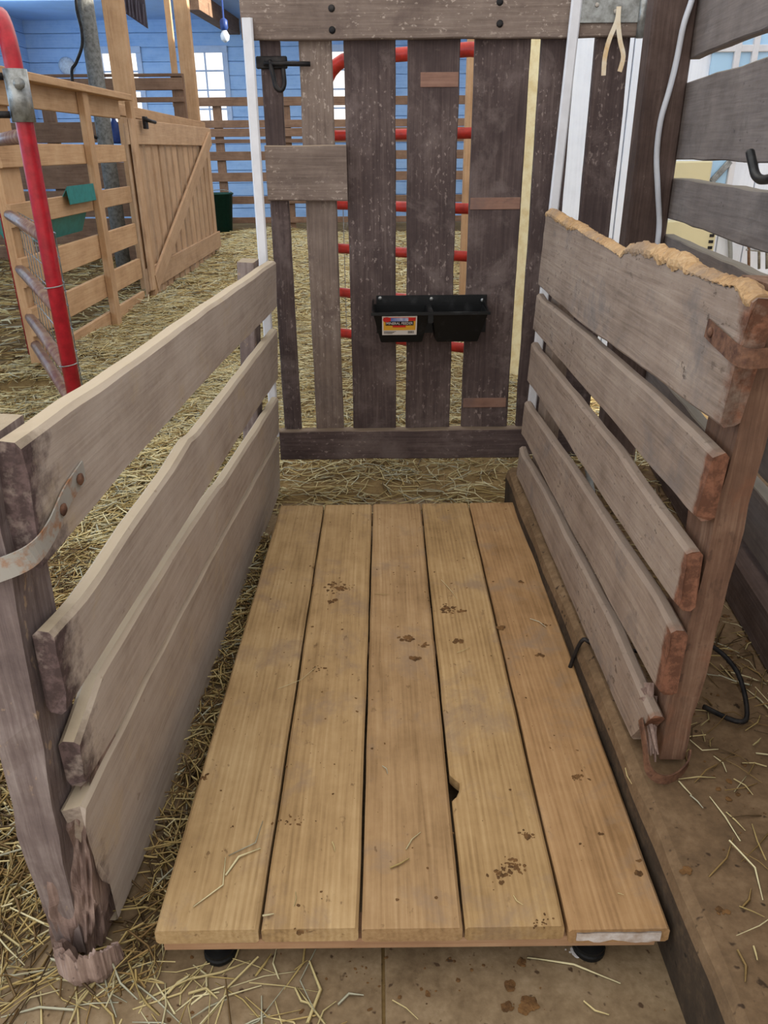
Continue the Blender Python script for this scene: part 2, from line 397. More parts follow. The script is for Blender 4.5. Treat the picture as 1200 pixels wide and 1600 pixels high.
# back wall of blue-white boards, each board its own piece, with window openings
YB = 13.4
def wx(x, y): p = at(x, y, Y=YB); return p.x, p.z
W1 = (wx(289, 82)[0], wx(289, 200)[1], wx(349, 82)[0], wx(300, 80)[1])
W2 = (wx(156, 82)[0], W1[1], wx(214, 82)[0], W1[3])
W3 = (W2[0]-1.95, W1[1], W2[0]-1.95+(W2[2]-W2[0]), W1[3])
W0 = (W1[0]+1.9, W1[1], W1[2]+1.9, W1[3])
WINS = [W3, W2, W1, W0]
XL, XR, ZC = -5.2, 3.2, wx(300, 30)[1]
wall = thing('wall_back', 'pale blue painted board wall at the far end of the barn', None, (0, YB, 0), kind='structure')
nrow = 15; bh = (ZC+.02)/nrow
for r_ in range(nrow):
    z0, z1 = r_*bh, (r_+1)*bh; zm = (z0+z1)/2
    segs = [(XL, XR)]
    for (a, z_, b, zt) in WINS:
        if z1 > z_+.01 and z0 < zt-.01:
            segs = [q for s0, s1 in segs for q in ([(s0, min(s1, a)), (max(s0, b), s1)] if s0 < b and s1 > a else [(s0, s1)]) if q[1]-q[0] > .02]
    for s0, s1 in segs:
        bar('board', (s0, YB+.0125, zm), (s1, YB+.0125, zm), bh-.008, .025, (0, 0, 1), m_bluewall, wall)
box('backing', (XL, YB+.03, 0), (W3[0], YB+.06, ZC), m_bluewall, wall, 0)
for i in range(3): box('backing', (WINS[i][2], YB+.03, 0), (WINS[i+1][0], YB+.06, ZC), m_bluewall, wall, 0)
box('backing', (W0[2], YB+.03, 0), (XR, YB+.06, ZC), m_bluewall, wall, 0)
for wn in WINS:
    box('backing', (wn[0], YB+.03, 0), (wn[2], YB+.06, wn[1]), m_bluewall, wall, 0); box('backing', (wn[0], YB+.03, wn[3]), (wn[2], YB+.06, ZC), m_bluewall, wall, 0)
for i, (a, z0, b, z1) in enumerate(WINS):
    w_ = thing('window_%d' % (i+1), 'small paned barn window in the blue back wall', None, ((a+b)/2, YB, z0), kind='structure')
    f_ = .05
    box('window_frame', (a-.06, YB-.02, z0-.06), (a+.02, YB+.05, z1+.06), m_trimwhite, w_); box('window_frame', (b-.02, YB-.02, z0-.06), (b+.06, YB+.05, z1+.06), m_trimwhite, w_)
    box('window_frame', (a-.06, YB-.025, z1-.02), (b+.06, YB+.05, z1+.07), m_trimwhite, w_); box('window_sill', (a-.08, YB-.05, z0-.07), (b+.08, YB+.05, z0+.01), m_trimwhite, w_)
    mx_ = (a+b)/2; nr = 4
    box('muntin', (mx_-.012, YB, z0), (mx_+.012, YB+.03, z1), m_trimwhite, w_)
    for k in range(1, nr): zz = z0+(z1-z0)*k/nr; box('muntin', (a, YB+.001, zz-.012), (b, YB+.029, zz+.012), m_trimwhite, w_)
    for k in range(nr):
        for q, (xa, xb) in enumerate(((a+.02, mx_-.012), (mx_+.012, b-.02))):
            box('pane', (xa, YB+.012, z0+(z1-z0)*k/nr+.012), (xb, YB+.016, z0+(z1-z0)*(k+1)/nr-.012), m_glass, w_, 0)
# side walls, ceiling and beams of the far bay
wl = thing('wall_left', 'pale blue painted board wall on the left', None, (XL, 6, 0), kind='structure')
for r_ in range(nrow):
    bar('board', (XL-.0125, -1, (r_+.5)*bh), (XL-.0125, YB, (r_+.5)*bh), bh-.008, .025, (0, 0, 1), m_bluewall, wl)
box('backing', (XL-.06, -1, 0), (XL-.03, YB, ZC), m_bluewall, wl, 0)
tag(box('ceiling', (XL-.1, 11.75, ZC), (XR, YB+.1, ZC+.08), m_ceil, None, 0), 'blue-white painted ceiling over the far bay', kind='structure')
tag(box('ceiling', (XL-.1, 2.2, ZC), (-2.0, 7.9, ZC+.08), m_ceil, None, 0), 'unseen blue-white ceiling piece added over the left pens to keep them dark', kind='structure')  # unseen piece, added to keep daylight off the pens
pa, pb = at(300, 0, Z=ZC-.1), at(372, 46, Z=ZC-.1)
tag(bar('ceiling_beam', pa, pb+(pb-pa)*.35, .2, .16, (0, 0, 1), m_brown), 'dark timber beam running under the ceiling', kind='structure')
# white boarded wall behind the hinge post; unseen right wall sized to block sun
YW = 4.3
ww = thing('wall_right_rear', 'white painted board wall behind the hinge post', None, (1.5, YW, 0), kind='structure')
xx = .82; k = 0
while xx < 2.75:
    wdt = .125+.02*((k*7) % 3)
    bar('board', (xx+wdt/2, YW+.015, 0), (xx+wdt/2, YW+.015, 2.7), wdt-.006, .03, (1, 0, 0), m_white, ww); xx += wdt; k += 1
box('backing', (.82, YW+.032, 0), (xx, YW+.05, 2.7), m_white, ww, 0)
XW = 2.75
wr = thing('wall_right_sunblock', 'unseen white board wall on the right, sized to block the sun, with a low opening for a sun patch', None, (XW, 1, 0), kind='structure')
for r_ in range(25):
    z = .08+r_*.16
    for y0, y1 in (((-1.5, 2.75), (4.1, YW)) if z < .8 else ((-1.5, YW),)):  # low opening shaped so a patch of sun reaches the floor
        bar('board', (XW+.0125, y0, z), (XW+.0125, y1, z), .152, .025, (0, 0, 1), m_white, wr)
box('backing', (XW+.03, -1.5, 0), (XW+.06, 2.75, 4.0), m_white, wr, 0); box('backing', (XW+.03, 2.75, 0.8), (XW+.06, 4.1, 4.0), m_white, wr, 0)

wq = thing('wall_far_sunblock', 'unseen white board wall added along the far right to block the sun', None, (XR, 9, 0), kind='structure')  # unseen extension of the right wall, added to keep the sun out
for r_ in range(25): bar('board', (XR+.0125, YW+.05, .08+r_*.16), (XR+.0125, YB, .08+r_*.16), .152, .025, (0, 0, 1), m_white, wq)
box('backing', (XR+.03, YW+.05, 0), (XR+.06, YB, 4.0), m_white, wq, 0)
box('backing', (XW+.03, YW-.25, 0), (XW+.06, YW+.05, 4.0), m_white, wr, 0); box('backing', (XW+.06, YW+.02, 0), (XR+.06, YW+.05, 4.0), m_white, wr, 0)
# ================================================================== WEIGHING PLATFORM
zt = .09
pf = thing('weighing_platform', 'low platform of five pale wooden boards on black levelling feet', 'platform', (.045, 1.38, 0))
fe = [-.313, -.169, -.033, .107, .246, .386]; be = [-.295, -.164, -.021, .123, .264, .404]
FD = frame((0, 0, zt), (0, 1, 0), (-1, 0, 0), (0, 0, 1))       # u = depth, v = -X
for i in range(5):
    g = .0022
    y0 = .697-.003*(i/4)+[0, .001, .0, .001, -.004][i]; y1 = 2.062+.004*(i/4)
    top = [(y0, -fe[i]-g), (y1, -be[i]-g)]; bot = [(y0, -fe[i+1]+g), (y1, -be[i+1]+g)]
    if i == 3:                                                # knot hole broken out of the board's edge
        def nx(y): return -(fe[i]+(be[i]-fe[i])*(y-.7)/1.365)-g
        c_ = at(708, 1226, Z=zt).y
        top = [top[0]]+[(c_+d_, nx(c_+d_)-q_) for d_, q_ in ((-.03, 0), (-.026, .007), (-.012, .013), (.004, .016), (.014, .013), (.019, 0))]+[top[1]]
    db = strip('deck_board', FD, top, bot, .026, m_deck, pf, nu=140 if i == 3 else 46, e=.004, wob=.0006, seed=i,
          stain_shade=(lambda a, b: max(0, (a-1.98)/.1)*.55))  # gate's shadow painted in as a darker band at the far end
    db.color = [(1, 1, .98, 1), (1, .98, .94, 1), (.9, .85, .84, 1), (1, .96, .88, 1), (.93, .82, .76, 1)][i]
ddir = Vector((.0132, 1, 0)).normalized()
for y in (.722, 1.38, 2.03):
    xa, xb = -.302+(y-.7)*.0132, .37+(y-.7)*.0132
    bar('batten', (xa, y, zt-.026-.0095), (xb, y-.003, zt-.026-.0095), .045, .019, (0, 1, 0), m_batten, pf)
for fx, fy in ((-.235, .728), (.292, .726), (-.2, 2.03), (.31, 2.03)):
    Mf = Matrix.Translation((fx, fy, 0))
    ft = lathe('levelling_foot', [(.021, 0), (.023, .003), (.023, .009), (.020, .011), (.022, .013), (.022, .018), (.012, .020), (.007, .022), (.007, .045)], 24, m_rubber, pf, Mf, False)
    lathe('nut', [(.0125, .027), (.0125, .036)], 6, m_blackiron, ft, Mf, False)
# white paint smeared on the right board's end
p0, p1 = at(902, 1458, Y=.688), at(1034, 1457, Y=.688)
pts_t, pts_b = [], []
for i in range(15):
    s = i/14; x = p0.x+(p1.x-p0.x)*s
    pts_t.append((x, .6879, zt-.004-.002*random.random())); pts_b.append((x, .6879, zt-.02+.004*random.random()-.005*(s > .2)+.004*(abs(s-.4) < .1)))
vs = pts_t+pts_b+[(x, y+.0015, z) for x, y, z in pts_t+pts_b]
fs = [(i, i+1, 16+i, 15+i) for i in range(14)]+[(30+i, 45+i, 46+i, 31+i) for i in range(14)]
mesh('end_paint', vs, fs, m_chalk, pf)

# ================================================================== LEFT SIDE PANEL
LP = thing('slatted_side_panel', 'dusty grey board side panel left of the platform, rotted at its front foot', 'panel', (-.36, 1.55, 0))
LA = Vector((-.393, .719, 0)); LN = Vector((.998, -.037, -.052)).normalized()
Lu = Vector((.0371, .9993, 0)); Lu = (Lu-LN*Lu.dot(LN)).normalized(); Lv = LN.cross(Lu)
if Lv.z < 0: Lv = -Lv
FL = frame(LA, Lu, Lv, LN)
def lp(y, z):                                                 # world (Y,Z) on the panel plane -> frame a,b
    x = LA.x-(LN.y*(y-LA.y)+LN.z*(z-LA.z))/LN.x
    d = Vector((x, y, z))-LA
    return d.dot(Lu), d.dot(Lv)
def lpoly(l): return [lp(*q) for q in l]
def estain(lo, depth):
    def f(a, b): return max(0, 1-(a-lo)/depth)*.8+.2*noise.noise(Vector((a*30, b*30, 0)))
    return f
jg = lambda amp, sd: (lambda f, n: amp*noise.noise(Vector((f*6+sd, n*60, sd))))
strip('board', FL, lpoly([(.716, .781), (.86, .779), (1.06, .772), (1.5, .767), (2.34, .747)]), lpoly([(.72, .634), (1.0, .638), (1.5, .634), (2.2, .614), (2.34, .61)]), .03, m_left, LP, e=.006, jag0=jg(.006, 1), stain_shade=estain(0, .13), seed=1, wob=.001)
strip('board', FL, lpoly([(.72, .556), (.80, .547), (.88, .548), (1.01, .555), (1.20, .556), (1.335, .567), (1.36, .558), (2.345, .549)]), lpoly([(.72, .443), (.98, .437), (1.33, .427), (1.96, .41), (2.345, .39)]), .026, m_left, LP, e=.006, jag0=jg(.008, 2), stain_shade=estain(0, .15), seed=2, wob=.001)
strip('board', FL, lpoly([(.735, .385), (.83, .421), (1.0, .417), (1.28, .407), (1.53, .386), (1.56, .378), (2.0, .352), (2.345, .335)]), lpoly([(.735, .312), (.868, .297), (.98, .298), (1.39, .278), (2.2, .22), (2.345, .212)]), .026, m_left, LP, e=.006, jag0=jg(.008, 3), stain_shade=estain(.012, .14), seed=3, wob=.001)
strip('board', FL, lpoly([(.71, .292), (.80, .292), (.868, .288), (.98, .29), (1.39, .27), (2.2, .209), (2.35, .198)]), lpoly([(.745, .02), (.93, .0), (1.35, -.0), (2.35, .004)]), .03, m_left, LP, nu=70, nv=9, e=.006,
      jag0=lambda f, n: .03*noise.noise(Vector((f*9, 3, n*30)))+.02*abs(noise.noise(Vector((f*25, 7, n*50))))+(.05*(1-f/.5) if f < .5 else 0), stain_shade=lambda a, b: max(0, 1-a/.12)*.75*(1 if b < .2 else .6), seed=4, wob=.001)
# front post behind the boards, tapering into rot; back post by the gate
def lw(a, b, n): return FL @ Vector((a, b, n))
vs, fs = [], []; H = 16
for i in range(H+1):
    s = i/H; z = .772*s+.012
    j = lambda q: .004*noise.noise(Vector((z*14, q*3.3, 1)))
    nf = -.031; nb = -.082+(.012*(1-s/.35) if s < .35 else 0); y0 = -.012+(.014*(1-s/.25) if s < .25 else 0); y1 = .075
    for q, (a, n_) in enumerate(((y0, nf), (y1, nf), (y1, nb), (y0, nb))): vs.append(lw(a+j(q), lp(.719, z)[1], n_+j(q+5)))
for i in range(H):
    for k in range(4): fs.append((i*4+k, i*4+(k+1) % 4, i*4+4+(k+1) % 4, i*4+4+k))
fs += [(0, 1, 2, 3), tuple(H*4+k for k in range(4))]
mesh('post', vs, fs, m_lpost, LP, upright=True)
a0 = lp(2.2, .0)[0]
bar('post', lw(a0, .012, -.055), lw(a0, .765, -.055), .085, .045, Lu, m_lpost, LP)
# rotten splintered foot
def splinter(name, P0, P1, w, t, mat, parent, seed):
    P0, P1 = Vector(P0), Vector(P1); d = P1-P0; u = d.normalized(); s_ = u.cross(Vector((1, .3, .2))).normalized(); q_ = u.cross(s_)
    vs, fs = [], []; m = 7; r = random.Random(seed)
    for i in range(m):
        f = i/(m-1); k = (1-.75*f)*(.8+.4*r.random()); c = P0+d*f+s_*(r.random()-.5)*w*.4
        for a, b in ((-1, -1), (1, -.8), (.9, 1), (-1.1, .8)): vs.append(c+s_*a*w/2*k+q_*b*t/2*k)
    for i in range(m-1):
        for k in range(4): fs.append((i*4+k, i*4+(k+1) % 4, i*4+4+(k+1) % 4, i*4+4+k))
    fs += [(0, 1, 2, 3), tuple((m-1)*4+k for k in range(4))]
    return mesh(name, vs, fs, mat, parent, upright=True)
vs, fs = [], []; nn = 72; hh = 70
for j in range(hh+1):
    z = .31*(j/hh); s_ = j/hh
    for k in range(nn):
        an = 2*math.pi*k/nn; ca_, sa_ = math.cos(an), math.sin(an)
        ra, rn = .066, .047                                     # half sizes along the panel and across it
        ex = lambda c: math.copysign(abs(c)**.6, c)
        a = .052+ra*ex(ca_); n_ = -.042+rn*ex(sa_)+.006
        fib = noise.noise(Vector((ca_*4, sa_*4, z*7)))+.7*noise.noise(Vector((ca_*10, sa_*10, z*15)))+.45*noise.noise(Vector((ca_*22, sa_*22, z*30)))
        cav = max(0, noise.noise(Vector((ca_*2.2, sa_*2.2, z*11+4)))-.12)
        k_ = 1.06+.2*fib-.7*cav
        taper = 1-.28*max(0, (.10-z)/.10)
        a = .052+(a-.052)*k_*taper+(.02 if z > .2 else .02*z/.2); n_ = -.042+(n_+.042)*k_*taper-.012*(1-s_)
        zz = z if j else 0
        if z > .24: a = max(a, .0+(z-.24)*.9*(1+noise.noise(Vector((an*4, 9, 1)))))
        vs.append(lw(a, lp(.719, max(.004, zz))[1]+.008*noise.noise(Vector((an*6, z*20, 5))), min(n_, -.006)))
for j in range(hh):
    for k in range(nn): fs.append((j*nn+k, j*nn+(k+1) % nn, (j+1)*nn+(k+1) % nn, (j+1)*nn+k))
fs += [tuple(range(nn)), tuple(hh*nn+k for k in range(nn))]
mesh('rotten_foot', vs, fs, m_rot, LP, upright=True)
# curled rind of rot hugging a hollow at the very bottom
vs, fs = [], []; nn = 44
for j, (r_, z) in enumerate(((.036, .003), (.043, .02), (.042, .05), (.034, .048), (.031, .025), (.024, .004))):
    for k in range(nn):
        an = math.pi*(.80+1.25*k/(nn-1)); cc, ss = math.cos(an), math.sin(an)
        jj = 1+.13*noise.noise(Vector((cc*2, ss*2, j*.5)))+.09*noise.noise(Vector((cc*9, ss*9, j*.3)))
        zz = z+(.03*noise.noise(Vector((an*3.1, 3, 0)))+.016*noise.noise(Vector((an*11, 5, 0)))-.018*ss if j in (2, 3) else 0)
        vs.append((-.412+r_*jj*cc, .708+r_*jj*ss*.75, max(.003, zz)))
for j in range(5):
    for k in range(nn-1): fs.append((j*nn+k, j*nn+k+1, (j+1)*nn+k+1, (j+1)*nn+k))
mesh('rotten_rind', vs, fs, m_rot, LP, upright=True)
# galvanised strap bent round the front edge, two rusty nails
sp = [FL @ Vector((*lp(.845, .70), .003)), FL @ Vector((*lp(.79, .69), .003)), FL @ Vector((*lp(.74, .672), .004)), FL @ Vector((lp(.715, .66)[0]-.006, lp(.715, .66)[1], -.004)),
      FL @ Vector((lp(.705, .65)[0]-.012, lp(.70, .65)[1], -.03)), FL @ Vector((lp(.70, .643)[0]-.012, lp(.70, .643)[1], -.06)), FL @ Vector((lp(.70, .643)[0]+.01, lp(.70, .643)[1], -.09))]
st_ = band('strap', smoothpath(sp, 5), Lv, .026, .0018, m_strap, LP)
for y, z in ((.825, .697), (.772, .683)):
    lathe('nail', [(.006, 0), (.0075, .003), (.004, .005)], 9, m_rust, st_, frame(FL @ Vector((*lp(y, z), .004)), Lu, Lv, LN))

# ================================================================== RIGHT SIDE PANEL
RP = thing('slatted_side_panel', 'grimy brown board side panel right of the platform with a chewed top edge', 'panel', (.44, 1.6, .147))
def panel_x(y, z): return .408+(z-.15)/.74*.028
def plane_at(zm):
    global RA, RN, Ru, Rv, FR
    RA = Vector((panel_x(.95, zm), .95, zm)); Ru = (Vector((panel_x(2.35, zm), 2.35, zm))-RA).normalized()
    ln_ = (Vector((panel_x(1.6, zm+.1), 1.6, zm+.1))-Vector((panel_x(1.6, zm), 1.6, zm))).normalized()
    RN = Ru.cross(ln_).normalized()
    if RN.x > 0: RN = -RN
    Rv = Ru.cross(RN)
    if Rv.z < 0: Rv = -Rv
    RA = RA-Rv*(zm-.15)                                       # so that v=0 lies near the ledge top on every plane
    FR = frame(RA, Ru, Rv, RN)
plane_at(.79)
def rpx(x, y):                                                # photo point on the panel's own plane
    d = ray(x, y); t = (RA-CP).dot(RN)/d.dot(RN); q = CP+d*t-RA
    return q.dot(Ru), q.dot(Rv)
def rp(l): return sorted([rpx(*q) for q in l])
def rfix(l, near, far):                                       # clamp the ends to given u
    l = sorted(l); b0, b1 = interp(l, near) if near > l[0][0] else l[0][1], (interp(l, far) if far < l[-1][0] else l[-1][1])
    mid = [q for q in l if near+.01 < q[0] < far-.01]
    return [(near, b0)]+mid+[(far, b1)]
c1 = lambda pts: [(800+x/3, 320+y/3) for x, y in pts]
FARU = 1.16
r1t = rp(c1([(190, 40), (240, 75), (300, 100), (350, 140), (420, 175), (510, 232), (530, 205), (560, 195), (640, 205), (720, 235), (780, 250), (820, 295), (900, 330), (1000, 365), (1050, 365), (1080, 395), (1110, 430)]))
rst = lambda a, b: max(0, 1-(a+.03)/.07)*.8
R1 = strip('board', FR, rfix(r1t, -.045, FARU), rfix(rp([(847, 453), (910, 510), (1017, 587), (1107, 657), (1125, 672)]), -.03, FARU), .028, m_right, RP, nu=110, nv=7, e=.005, toprough=.005, jag0=jg(.01, 5), stain_shade=lambda a, b: max(0, 1-(a+.045)/.07)*.8, seed=11, wob=.0015)
# chewed raw wood along the top
vs, fs = [], []; nn = 420
tt = rfix(r1t, -.045, FARU)
brk = sorted([(rpx(867, 332)[0], 1.0), (rpx(897, 352)[0], 1.1), (rpx(903, 360)[0], .35), (rpx(960, 395)[0], .2), (rpx(985, 385)[0], .9), (rpx(1060, 400)[0], 1.2), (rpx(1080, 420)[0], .6), (rpx(1140, 440)[0], .35), (rpx(1165, 455)[0], 1.0)])
for i in range(nn+1):
    a = -.04+(FARU+.035)*i/nn; b = interp(tt, a); kk = interp(brk, min(max(a, brk[0][0]), brk[-1][0]))
    k = kk*(.7+.8*abs(noise.noise(Vector((a*16, 1, 2)))))
    up_ = kk*(.007*noise.noise(Vector((a*40, 4, 2)))+.004*noise.noise(Vector((a*110, 2, 2)))+.002)
    for f, (db, n_) in enumerate(((-.013*k, .0012), (-.008*k, .003*k), (-.003, .002), (.004+up_, -.006), (.006+up_*.7, -.014), (.003, -.024), (-.012, -.030))):
        vs.append(FR @ Vector((a, b+db+.0035*noise.noise(Vector((a*120, f*2, 9))), n_+.003*kk*noise.noise(Vector((a*90, f*3, 4))))))
for i in range(nn):
    for k in range(6): fs.append((i*7+k, i*7+k+1, i*7+8+k, i*7+7+k))
fs += [tuple(range(7)), tuple(nn*7+k for k in range(7))]
mesh('chewed_edge', vs, fs, m_raw, R1)
specs = [([(843, 472), (900, 505), (957, 550), (1017, 605), (1094, 695), (1111, 717)], [(835, 520), (947, 647), (997, 717), (1073, 804), (1088, 808)], 12),
         ([(837, 553), (883, 597), (960, 683), (1048, 833), (1073, 869)], [(832, 607), (917, 745), (955, 807), (1045, 937), (1062, 948)], 13),
         ([(825, 642), (887, 715), (950, 817), (1025, 925), (1047, 1000)], [(822, 687), (847, 747), (892, 840), (940, 920), (1020, 1076), (1032, 1080)], 14),
         ([(815, 722), (850, 757), (885, 830), (960, 965), (1013, 1140)], [(812, 762), (857, 875), (912, 995), (983, 1160)], 15)]
def relax(l):                                                  # nearly straight sawn edge, keeps a trace of the measured bow
    A_ = np.array(l); k_, c_ = np.polyfit(A_[:, 0], A_[:, 1], 1)
    l = [(a, .3*b+.7*(k_*a+c_)) for a, b in l]
    if l[-1][0] < FARU: l.append((FARU, k_*FARU+c_))
    return l
for t_, b_, sd in specs:
    plane_at({12: .62, 13: .47, 14: .32, 15: .21}[sd])
    t2, b2 = rp(t_), rp(b_); na = min(t2[0][0], b2[0][0])
    if sd == 15:
        b2 = [(a, max(b, .006)) for a, b in b2]
        pass
    t2 = relax(t2); b2 = relax(b2)
    strip('board', FR, rfix(t2, t2[0][0], FARU), rfix(b2, b2[0][0], FARU), .023, m_right, RP, nu=70, e=.006, jag0=jg(.008, sd), stain_shade=lambda a, b: max(0, 1-(a+.02)/.02)*.85, seed=sd, wob=.0012)
plane_at(.45)
def rw(a, b, n): return FR @ Vector((a, b, n))
vs, fs = [], []; H = 18
for i in range(H+1):
    s = i/H; b = .012+.73*s
    j = lambda q: .004*noise.noise(Vector((b*16, q*3.3, 8)))
    y0 = -.02
    for q, (a, n_) in enumerate(((y0, -.029), (y0, -.07), (.065, -.07), (.065, -.029))): vs.append(rw(a+j(q), b, n_+j(q+5)))
for i in range(H):
    for k in range(4): fs.append((i*4+k, i*4+(k+1) % 4, i*4+4+(k+1) % 4, i*4+4+k))
fs += [(0, 1, 2, 3), tuple(H*4+k for k in range(4))]
mesh('post', vs, fs, m_rpost, RP, upright=True)
bar('post', (panel_x(2.02, .156)+.052, 2.02, .156), (panel_x(2.02, .84)+.052, 2.02, .84), .085, .045, (0, 1, 0), m_right, RP)
# straps
q = [rpx(1108, 512), rpx(1150, 536)]
st_ = band('strap', smoothpath([rw(q[0][0], q[0][1], .003), rw(q[0][0]-.05, q[0][1]-.006, .004), rw(-.045, q[0][1]-.014, -.002), rw(-.05, q[0][1]-.012, -.035), rw(-.03, q[0][1]-.012, -.075)], 5), Rv, .024, .002, m_rust, RP)
lathe('nail', [(.006, 0), (.007, .003), (.004, .005)], 9, m_rust, st_, frame(rw(q[0][0]-.02, q[0][1]-.002, .004), Ru, Rv, RN))
band('strap', smoothpath([rw(.0, .075, .004), rw(-.03, .055, .004), rw(-.056, .024, .0), rw(-.064, .012, -.02), rw(-.056, .012, -.045), rw(-.04, .02, -.066), rw(-.024, .035, -.074)], 6), Rv, .016, .0025, m_rust, RP)
for i in range(7):
    splinter('rotten_splinter', rw(.02+.02*random.random(), .08+.04*random.random(), -.004-.02*random.random()), rw(-.03-.01*random.random(), .02+.03*random.random(), -.002-.02*random.random()), .014, .01, m_rot, RP, 50+i)

# ================================================================== HEAD GATE
YG = 2.4
GT = thing('plank_gate', 'tall dark brown plank gate closing the far end of the platform', 'gate', (.17, YG, .1))
def gx(x, y): return at(x, y, Y=YG).x
def gate_board(xs, z0, z1, mat, sd, y=YG, t=.024):
    x0, x1 = xs; FG = frame((0, y, 0), (0, 0, 1), (-1, 0, 0), (0, -1, 0))
    return strip('board', FG, [(z0, -x0), (z1, -x0)], [(z0, -x1), (z1, -x1)], t, mat, GT, nu=24, e=.003, wob=.0012, seed=sd)
ZB, ZT = .13, 1.385
gate_board((gx(405, 70), gx(437, 70)), ZB, ZT, m_gate, 21)
gate_board((gx(466, 70), gx(518, 70)), ZB, ZT, m_gate2, 22)
b3 = gate_board((-.083, .057), ZB, ZT, m_gate, 23)
b4 = gate_board((.089, .231), ZB, ZT, m_gate, 24)
b5 = gate_board((.271, .421), ZB, ZT, m_gate, 25)
gate_board((gx(847, 70), gx(889, 70)+.02), ZB, ZT, m_gate, 26)
gate_board((gx(933, 52), gx(987, 50)), ZB, ZT, m_gate, 27)
FG = frame((0, YG-.0265, 0), (1, 0, 0), (0, 0, 1), (0, -1, 0))
def rail(x0, x1, z0, z1, mat, sd, t=.026): return strip('rail', FG, [(x0, z1), (x1, z1)], [(x0, z0), (x1, z0)], t, mat, GT, nu=26, e=.003, wob=.0014, seed=sd)
rail(-.35, .70, 1.303, 1.405, m_gate2, 31)
rail(-.325, .70, .112, .212, m_gate, 32, .04)
rail(at(413, 228, Y=YG-.026).x, at(541, 228, Y=YG-.026).x, at(475, 314, Y=YG-.026).z, at(475, 227, Y=YG-.026).z, m_gate2, 33)
# reddish patches nailed over or worn into boards 4 and 5
def patch(xa, ya, xb, yb, par):
    a, b = at(xa, ya, Y=YG), at(xb, yb, Y=YG)
    box('repair_patch', (a.x, YG-.0025, b.z), (b.x, YG+.004, a.z), m_patch, par, .001)
patch(657, 113, 716, 136, b4); patch(735, 309, 812, 327, b5); patch(724, 622, 790, 636, b5)
for x, y in ((518, 13), (519, 47), (781, 3), (781, 37)):
    p = at(x, y, Y=YG-.027)
    lathe('bolt', [(.009, 0), (.009, .002), (.005, .004)], 10, m_blackiron, GT, frame((p.x, YG-.0262, p.z), (1, 0, 0), (0, 0, 1), (0, -1, 0)) @ Matrix.Diagonal((1, 1, 1, 1)))
# white plastic strips standing on the gate front
def pvc(xt, yt, xb, zb, y):
    a = at(xt, yt, Y=y); vs = []
    w, d = .014, .012
    P = [Vector((xb, y, zb)), Vector((a.x, y, a.z))]
    bar('plastic_strip', P[0], P[1], .028, .014, (1, 0, 0), m_pvc, GT, .005)
pvc(386, 28, -.337, .2, 2.362)
pvc(908, -60, .488, .24, 2.362)
# black spring latch
p = at(424, 98, Y=YG-.012)
la = box('latch', (p.x-.042, YG-.009, p.z-.014), (p.x+.042, YG, p.z+.016), m_blackiron, GT, .003)
tube('bolt_rod', [(p.x-.02, YG-.016, p.z-.002), (p.x+.105, YG-.016, p.z-.004)], .006, m_blackiron, la)
tube('handle', [(p.x-.005, YG-.014, p.z+.005), (p.x+.004, YG-.022, p.z-.03), (p.x+.01, YG-.028, p.z-.058), (p.x+.024, YG-.028, p.z-.066), (p.x+.033, YG-.024, p.z-.05), (p.x+.031, YG-.016, p.z-.015)], .0062, m_blackiron, la, k=5)
# galvanised hinge leaf, barrel and screws
h0, h1 = at(905, 18, Y=YG-.03), at(992, 46, Y=YG-.03)
hg = box('hinge', (h0.x-.01, YG-.0315, 1.335), (h1.x+.005, YG-.027, 1.402), m_galv, GT, .001)
tube('hinge_barrel', [(h1.x+.014, YG-.032, 1.30), (h1.x+.014, YG-.032, 1.42)], .010, m_galv, hg)
for dx, z in ((.045, 1.375), (.095, 1.36)):
    lathe('screw', [(.006, 0), (.005, .002), (.002, .003)], 10, m_strap, hg, frame((h0.x+dx, YG-.0318, z), (1, 0, 0), (0, 0, 1), (0, -1, 0)))

# dangling yellowed strap on the gate corner
sroot = thing('plastic_strap', 'yellowed plastic strap tails dangling from the galvanised hinge', 'strap', at(967, 28, Y=YG-.05))
def ribbon(px_, w):
    pts = [at(x, y, Y=YG-.045-k*.003) for k, (x, y) in enumerate(px_)]
    return band('tail', smoothpath(pts, 4), (1, 0, .15), w, .001, m_strapy, sroot)
ribbon([(967, 10), (964, 32), (952, 62), (945, 90), (943, 118)], .012)
ribbon([(967, 10), (966, 36), (969, 64), (974, 88), (968, 112)], .012)

# ================================================================== MINERAL FEEDER
YF = YG-.001
FT = thing('mineral_feeder', 'black plastic two-compartment feeder hung on the dark gate', 'feeder', (at(674, 540, Y=YG-.05).x, YG-.07, at(674, 540, Y=YG-.05).z))
fb0, fb1 = at(588, 462, Y=YF-.004), at(761, 464, Y=YF-.004)
xL, xR, zTop = fb0.x, fb1.x, fb0.z
YL = YG-.135
lipz = at(581, 490, Y=YL).z; lx0, lx1 = at(583, 490, Y=YL).x, at(763, 493, Y=YL).x
zb = at(592, 535, Y=YL+.05).z
bm = bmesh.new()
def bm_box(bm, a, b):
    vs = [bm.verts.new((x, y, z)) for z in (a[2], b[2]) for y in (a[1], b[1]) for x in (a[0], b[0])]
    for f in ((0, 2, 3, 1), (4, 5, 7, 6), (0, 1, 5, 4), (2, 6, 7, 3), (0, 4, 6, 2), (1, 3, 7, 5)): bm.faces.new([vs[k] for k in f])
bm_box(bm, (xL, YF-.005, zb+.01), (xR, YF, zTop))
